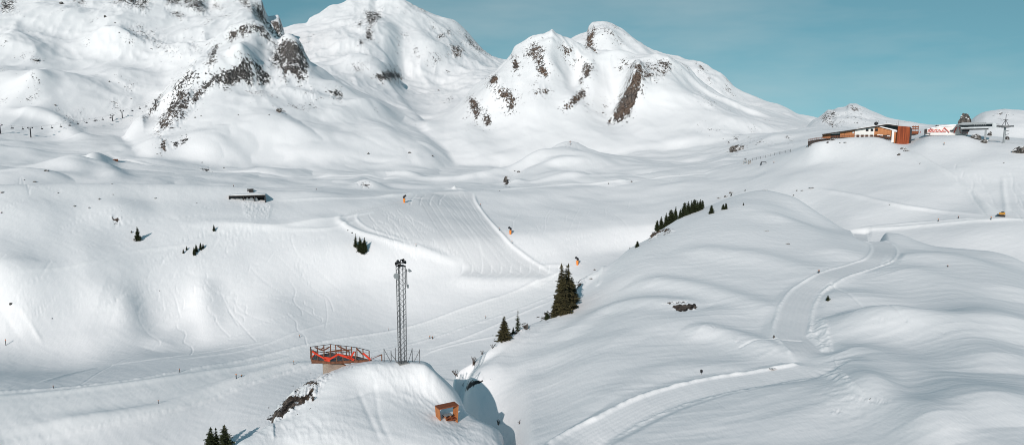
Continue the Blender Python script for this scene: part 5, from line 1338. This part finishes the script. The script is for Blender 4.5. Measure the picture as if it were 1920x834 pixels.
boulder(1888, 262, 8, 9, 'dark rock behind the foot of the wheel pylon', 'rocks around the lift station', 300, 2)
boulder(1914, 286, 28, 16, 'big grey boulder at the right picture edge', 'rocks around the lift station', 250, 1)
boulder(1380, 282, 28, 11, 'brown snow-topped rock outcrop on the far slope', None, 400, 3)

# ---------------------------------------------------------------- poles, signs, small things
def pole(u, v, hpx, label, w=.07, mind=0, mat='dark_steel', head=None):
    p = hit(u, v, mind); k = mpp(p); h = hpx*k
    t = thing('marker_pole', label, 'marker pole', p, facing(p), 'piste marker poles')
    MB().tube((0, 0, -.3), (0, 0, h), w, w*.8, 6).build('shaft', M[mat], t)
    MB().tube((0, 0, h*.82), (0, 0, h*.97), w*1.25, w*1.25, 6).build('reflector_band', M[head or 'orange_pad'], t)
    return t
for a in [(11,647,12,'thin marker pole at the left edge where old tracks cross',.10,150),(100,727,5,'short marker pole on the upper edge of the run, furthest left',.09,150),(337,697,7,'marker pole on the upper edge of the run, middle left',.09,150),(443,709,9,'dark marker pole in the middle of the run',.13,150),
          (453,706,4,'small leaning marker beside the dark one in the run',.12,150),(297,756,7,'marker pole on the lower edge of the run',.08,150),(551,683,8,'marker pole on the run just left of the platform',.08,150),(562,632,5,'short marker pole on the ski trace above the platform',.10,150),
          (806,634,5,'left one of two dark markers right of the mast',.16,150,'black'),(811,635,5,'right one of two dark markers right of the mast',.16,150,'black'),(910,597,6,'thin marker pole on the run right of the mast',.07,150),(729,620,5,'faint marker pole on the slope behind the mast',.07,150),
          (780,462,5,'marker pole on the curved berm of the race slope',.10,200),(936,432,5,'marker pole at the right berm of the race slope',.12,200),(960,456,5,'lower marker pole at the right berm of the race slope',.10,200),(901,386,4,'highest marker pole at the right berm of the race slope',.12,200),
          (1534,512,6,'left stick of a crossed pair at the groomed track',.07,100),(1536,511,5,'right stick of a crossed pair at the groomed track',.07,100),(1777,500,3,'tiny marker pole on the wide slope at right',.10,100),(1759,415,5,'marker pole on the cat road, middle',.13,250),
          (1858,412,6,'marker pole on the cat road near the yellow groomer',.13,250),(1797,409,4,'marker pole above the cat road',.12,250),(1770,272,5,'thin pole on the snow in front of the red framed hall',.14,250),(438,350,3,'tiny pole on the crest above the buried shed',.15,150),
          (593,356,3,'tiny pole on the crest right of the buried shed',.15,150),(1451,306,3,'short post at the lower end of the rope fence',.15,350)]: pole(*a)
sp_ = hit(1315, 701); ksp = mpp(sp_)
sg = thing('trail_sign', 'dark round trail sign on a short post in the near hill snow', 'sign', sp_, facing(sp_)); sg.scale = (.72,)*3
MB().tube((0, 0, -.2), (0, 0, 12*ksp), .04, .04, 8).build('post', M['steel'], sg)
MB().tube((0, -.05, 9.5*ksp), (0, .0, 9.5*ksp), .22, .22, 16).build('round_board', M['dark_steel'], sg)
MB().box((0, -.03, 6.2*ksp), (.34, .04, .22)).build('lower_board', M['dark_steel'], sg)
q_ = hit(1552, 563); kq = mpp(q_)
sh = thing('dwarf_pine', 'small dark dwarf pine half buried right of the groomed track', 'shrub', q_, .3)
tr, mb = conifer_mesh(.85, .5, 31, .5, .0, .5, .02); tr.build('trunk', M['bark'], sh); mb.build('crown', M['needle'], sh)

# summit cross, wooden hut, signs
cp_ = hit(1069, 272, 400); kc = mpp(cp_)
cr = thing('summit_cross', 'thin wooden summit cross on the small snow dome', 'cross', cp_-Vector((0, 0, .3)), facing(cp_))
MB().bar((0, 0, -.5), (0, 0, 9*kc), .3).build('upright', M['larch'], cr); MB().bar((-2.4*kc, 0, 6.2*kc), (2.4*kc, 0, 6.2*kc), .28).build('crossbeam', M['larch'], cr)
wp = hit(217, 301, 350); kw = mpp(wp)
hu = thing('wooden_hut', 'small brown wooden hut beside the thin traverse path at left', 'hut', wp, facing(wp))
MB().prism([(-4*kw, -.6), (4*kw, -.6), (4*kw, 3*kw), (-4*kw, 3*kw)], -1.5, 1.5).build('walls', M['larch'], hu)
MB().prism([(-4.6*kw, 3*kw), (4.6*kw, 3*kw), (4.2*kw, 4*kw), (-4.2*kw, 4*kw)], -1.9, 1.9).build('roof', M['snowcap'], hu)
MB().box((0, -1.52, .5*kw), (2*kw, .06, 2*kw)).build('door', M['black'], hu)

# lookout stand, swing frame, rope fence on the far ridge
lp = hit(1397, 307, 400); kl = mpp(lp)
lo = thing('lookout_stand', 'small grey timber lookout stand on the far ridge', 'stand', lp, facing(lp))
for x in (-2.4, 2.4): MB().bar((x*kl, 0, -1), (x*kl, 0, 7*kl), .35).build('post', M['concrete_grey'], lo)
MB().box((0, 0, 3.5*kl), (6*kl, 1.6, .4)).build('platform', M['concrete_grey'], lo)
MB().box((0, 0, 9.6*kl), (4.6*kl, 1.8, .35)).bar((0, 0, 7*kl), (0, 0, 9.5*kl), .25).build('canopy', M['dark_steel'], lo)
MB().box((0, 0, 6.4*kl), (6*kl, .3, .3)).build('rail', M['concrete_grey'], lo)
lp2 = hit(1405, 307, 400)
lo2 = thing('ticket_hut', 'small open timber hut right beside the lookout stand', 'hut', lp2, facing(lp2))
for x in (-2, 2): MB().bar((x*kl, 0, -1), (x*kl, 0, 6*kl), .35).build('post', M['larch'], lo2)
MB().box((0, 0, 6.3*kl), (5.5*kl, 1.8, .35)).build('roof', M['concrete_grey'], lo2); MB().box((0, 0, 2.2*kl), (4.6*kl, 1.2, 1.6)).build('counter', M['concrete_grey'], lo2)
swp = hit(1431, 309, 400)
sw = thing('swing_frame', 'dark steel swing frame on the shaded far ridge', 'swing frame', swp, facing(swp))
MB().bar((-4*kl, 0, 4.6*kl), (4.8*kl, 0, 5.4*kl), .32).build('crossbar', M['dark_steel'], sw)
for x, dx in ((-3.4, -1.6), (-3.4, 1.6), (4.4, -.5), (4.4, .4)): MB().bar((x*kl, 0, 5*kl), ((x+dx)*kl, dx*.4, -.4), .26).build('leg', M['dark_steel'], sw)
FP = [(1411,301),(1418,299.5),(1426,298),(1435,296),(1444,293.5),(1452,291.5),(1462,289.5),(1472,287.5),(1482,285)]
fpq = [hit(u, v, 400) for u, v in FP]
rf = thing('rope_fence', 'rope fence on thin posts along the shaded edge of the far ridge', 'fence', fpq[0])
for q in fpq: MB().tube(q-fpq[0]-Vector((0, 0, .3)), q-fpq[0]+Vector((0, 0, 1.7)), .13, .11, 6).build('post', M['steel'], rf)
mb = MB()
for a, b in zip(fpq[:-1], fpq[1:]):
    for z in (1.5, .8): mb.bar(a-fpq[0]+Vector((0, 0, z)), b-fpq[0]+Vector((0, 0, z)), .07)
mb.build('rope', M['cable'], rf)

# skiers by the restaurant
def skier(u, v, label, mat, seed, lean=0):
    p = hit(u, v, 300); rr = random.Random(seed)
    t = thing('person', label, 'person', p, facing(p)+rr.uniform(-.8, .8), 'skiers by the restaurant')
    bm = bmesh.new(); V_ = {}
    J = {'pel': (0, 0, .95, .15), 'che': (0, .02, 1.3, .17), 'nk': (0, .02, 1.5, .07), 'hd': (0, .0, 1.66, .12), 'top': (0, 0, 1.76, .09), 'kl': (-.12, -.05, .5, .09), 'fl': (-.16, 0, .08, .07), 'tl': (-.16, -.14, .04, .05),
         'kr': (.12, -.05, .5, .09), 'fr': (.16, 0, .08, .07), 'tr': (.16, -.14, .04, .05), 'sl': (-.2, .02, 1.4, .08), 'el': (-.3, -.05, 1.13, .06), 'hl': (-.3, -.25, .98, .045), 'sr': (.2, .02, 1.4, .08), 'er': (.3, -.05, 1.13, .06), 'hr': (.3, -.25, .98, .045)}
    me = bpy.data.meshes.new('body'); names = list(J)
    E_ = [('pel','che'),('che','nk'),('nk','hd'),('hd','top'),('pel','kl'),('kl','fl'),('fl','tl'),('pel','kr'),('kr','fr'),('fr','tr'),('che','sl'),('sl','el'),('el','hl'),('che','sr'),('sr','er'),('er','hr')]
    me.from_pydata([J[n][:3] for n in names], [(names.index(a), names.index(b)) for a, b in E_], [])
    o = bpy.data.objects.new('body', me); col.objects.link(o); o.parent = t
    md = o.modifiers.new('skin', 'SKIN')
    for i, n in enumerate(names):
        me.skin_vertices[0].data[i].radius = (J[n][3],)*2
    me.skin_vertices[0].data[0].use_root = True
    ss = o.modifiers.new('sub', 'SUBSURF'); ss.levels = 1; ss.render_levels = 1
    me.materials.append(M[mat])
    MB().sphere((0, 0, 1.69), .15, 10).build('helmet', M['black'], t)
    for s in (-.16, .16): MB().box((s, -.1, .02), (.09, 1.7, .03)).build('ski', M['dark_steel'], t)
try:
    skier(1722, 250, 'skier in dark clothing between restaurant and hall, left of two', 'jacket_blue', 1)
    skier(1725.5, 250, 'skier in dark red jacket between restaurant and hall, right of two', 'jacket', 2)
except Exception as ex: print('skier', ex)
# ---------------------------------------------------------------- ground mesh
def make_ground():
    V = np.empty((NR*NC, 3), np.float32)
    V[:, 0] = X.ravel(); V[:, 1] = Y.ravel(); V[:, 2] = Z.ravel()
    i = np.arange(NR-1)[:, None]*NC; j = np.arange(NC-1)[None, :]
    a = (i+j).ravel()
    Fq = np.stack([a, a+1, a+NC+1, a+NC], 1).astype(np.int32)
    me = bpy.data.meshes.new('snow_ground')
    me.vertices.add(len(V)); me.vertices.foreach_set('co', V.ravel())
    me.loops.add(len(Fq)*4); me.loops.foreach_set('vertex_index', Fq.ravel())
    me.polygons.add(len(Fq)); me.polygons.foreach_set('loop_start', np.arange(0, len(Fq)*4, 4, dtype=np.int32))
    me.polygons.foreach_set('use_smooth', np.ones(len(Fq), bool))
    me.update(calc_edges=True)
    for nm, arr in (('rock', ROCK), ('trk', TRK), ('tint', TINT), ('brown', BROWN)):
        at = me.attributes.new(nm, 'FLOAT', 'POINT'); at.data.foreach_set('value', arr.astype(np.float32).ravel())
    o = bpy.data.objects.new('snow_ground', me); col.objects.link(o)
    o['kind'] = 'structure'
    me.materials.append(ground_material())
    return o
make_ground()

# ---------------------------------------------------------------- sky, sun, camera
SUN_AZ, SUN_EL = 17.0, 25.0        # light travels towards bearing SUN_AZ (from +Y towards +X)
w = bpy.data.worlds.new('World'); scene.world = w; w.use_nodes = True
nt = w.node_tree; nt.nodes.clear()
N = nt.nodes.new; L = nt.links.new
out = N('ShaderNodeOutputWorld'); bg = N('ShaderNodeBackground')
sky = N('ShaderNodeTexSky'); sky.sky_type = 'NISHITA'; sky.sun_disc = False
sky.sun_elevation = R(SUN_EL); sky.sun_rotation = R(SUN_AZ+180)
sky.altitude = 2200; sky.air_density = 1.0; sky.dust_density = .6; sky.ozone_density = 1.0
tc = N('ShaderNodeTexCoord')
mp = N('ShaderNodeMapping'); mp.inputs['Scale'].default_value = (1.0, 1.0, 4.5)
nz = N('ShaderNodeTexNoise'); nz.inputs['Scale'].default_value = 2.2; nz.inputs['Detail'].default_value = 5; nz.inputs['Roughness'].default_value = .55
rp = N('ShaderNodeValToRGB'); rp.color_ramp.elements[0].position = .43; rp.color_ramp.elements[1].position = .75
rp.color_ramp.elements[1].color = (.34, .34, .34, 1)
tint = N('ShaderNodeMix'); tint.data_type = 'RGBA'; tint.blend_type = 'MULTIPLY'; tint.inputs['Factor'].default_value = 1
tint.inputs['B'].default_value = SKY_TINT
mx = N('ShaderNodeMix'); mx.data_type = 'RGBA'; mx.inputs['B'].default_value = (5.2, 5.6, 5.6, 1)
mp0 = N('ShaderNodeMapping'); mp0.inputs['Scale'].default_value = (.8, .8, .75); mp0.inputs['Location'].default_value = (0, 0, .2)
L(tc.outputs['Generated'], mp0.inputs['Vector']); L(mp0.outputs[0], sky.inputs['Vector'])
L(tc.outputs['Generated'], mp.inputs['Vector']); L(mp.outputs[0], nz.inputs['Vector']); L(nz.outputs[0], rp.inputs[0])
deep = N('ShaderNodeMix'); deep.data_type = 'RGBA'; deep.blend_type = 'MULTIPLY'; deep.inputs['B'].default_value = (.42, .86, 1.0, 1)
sx = N('ShaderNodeSeparateXYZ'); mr = N('ShaderNodeMapRange'); mr.inputs[1].default_value = .38; mr.inputs[2].default_value = .85
L(tc.outputs['Generated'], sx.inputs[0]); L(sx.outputs[2], mr.inputs[0]); L(mr.outputs[0], deep.inputs['Factor']); L(sky.outputs[0], deep.inputs['A'])
L(deep.outputs['Result'], tint.inputs['A']); L(tint.outputs['Result'], mx.inputs['A']); L(rp.outputs[0], mx.inputs['Factor'])
L(mx.outputs['Result'], bg.inputs[0]); bg.inputs[1].default_value = SKY_STR
L(bg.outputs[0], out.inputs[0])

sl = bpy.data.lights.new('sun', 'SUN'); sl.energy = SUN_STR; sl.angle = R(.5); sl.color = (1, .91, .865)
so = bpy.data.objects.new('sun', sl); col.objects.link(so)
d = Vector((math.sin(R(SUN_AZ))*math.cos(R(SUN_EL)), math.cos(R(SUN_AZ))*math.cos(R(SUN_EL)), -math.sin(R(SUN_EL))))
so.rotation_euler = d.to_track_quat('-Z', 'Y').to_euler()

cam = bpy.data.cameras.new('camera'); cam.sensor_width = 36; cam.lens = 36*F/1920
cam.clip_start = .5; cam.clip_end = 60000
co = bpy.data.objects.new('camera', cam); col.objects.link(co)
co.location = (0, 0, 0); co.rotation_euler = (math.pi/2-PITCH, 0, 0)
scene.camera = co
vs = scene.view_settings
vs.view_transform = 'Standard'; vs.look = 'None'; vs.exposure = EXPOSURE; vs.gamma = 1; vs.use_curve_mapping = False
scene.cycles.filter_width = 1.0
scene.cycles.max_bounces = 6; scene.cycles.diffuse_bounces = 3
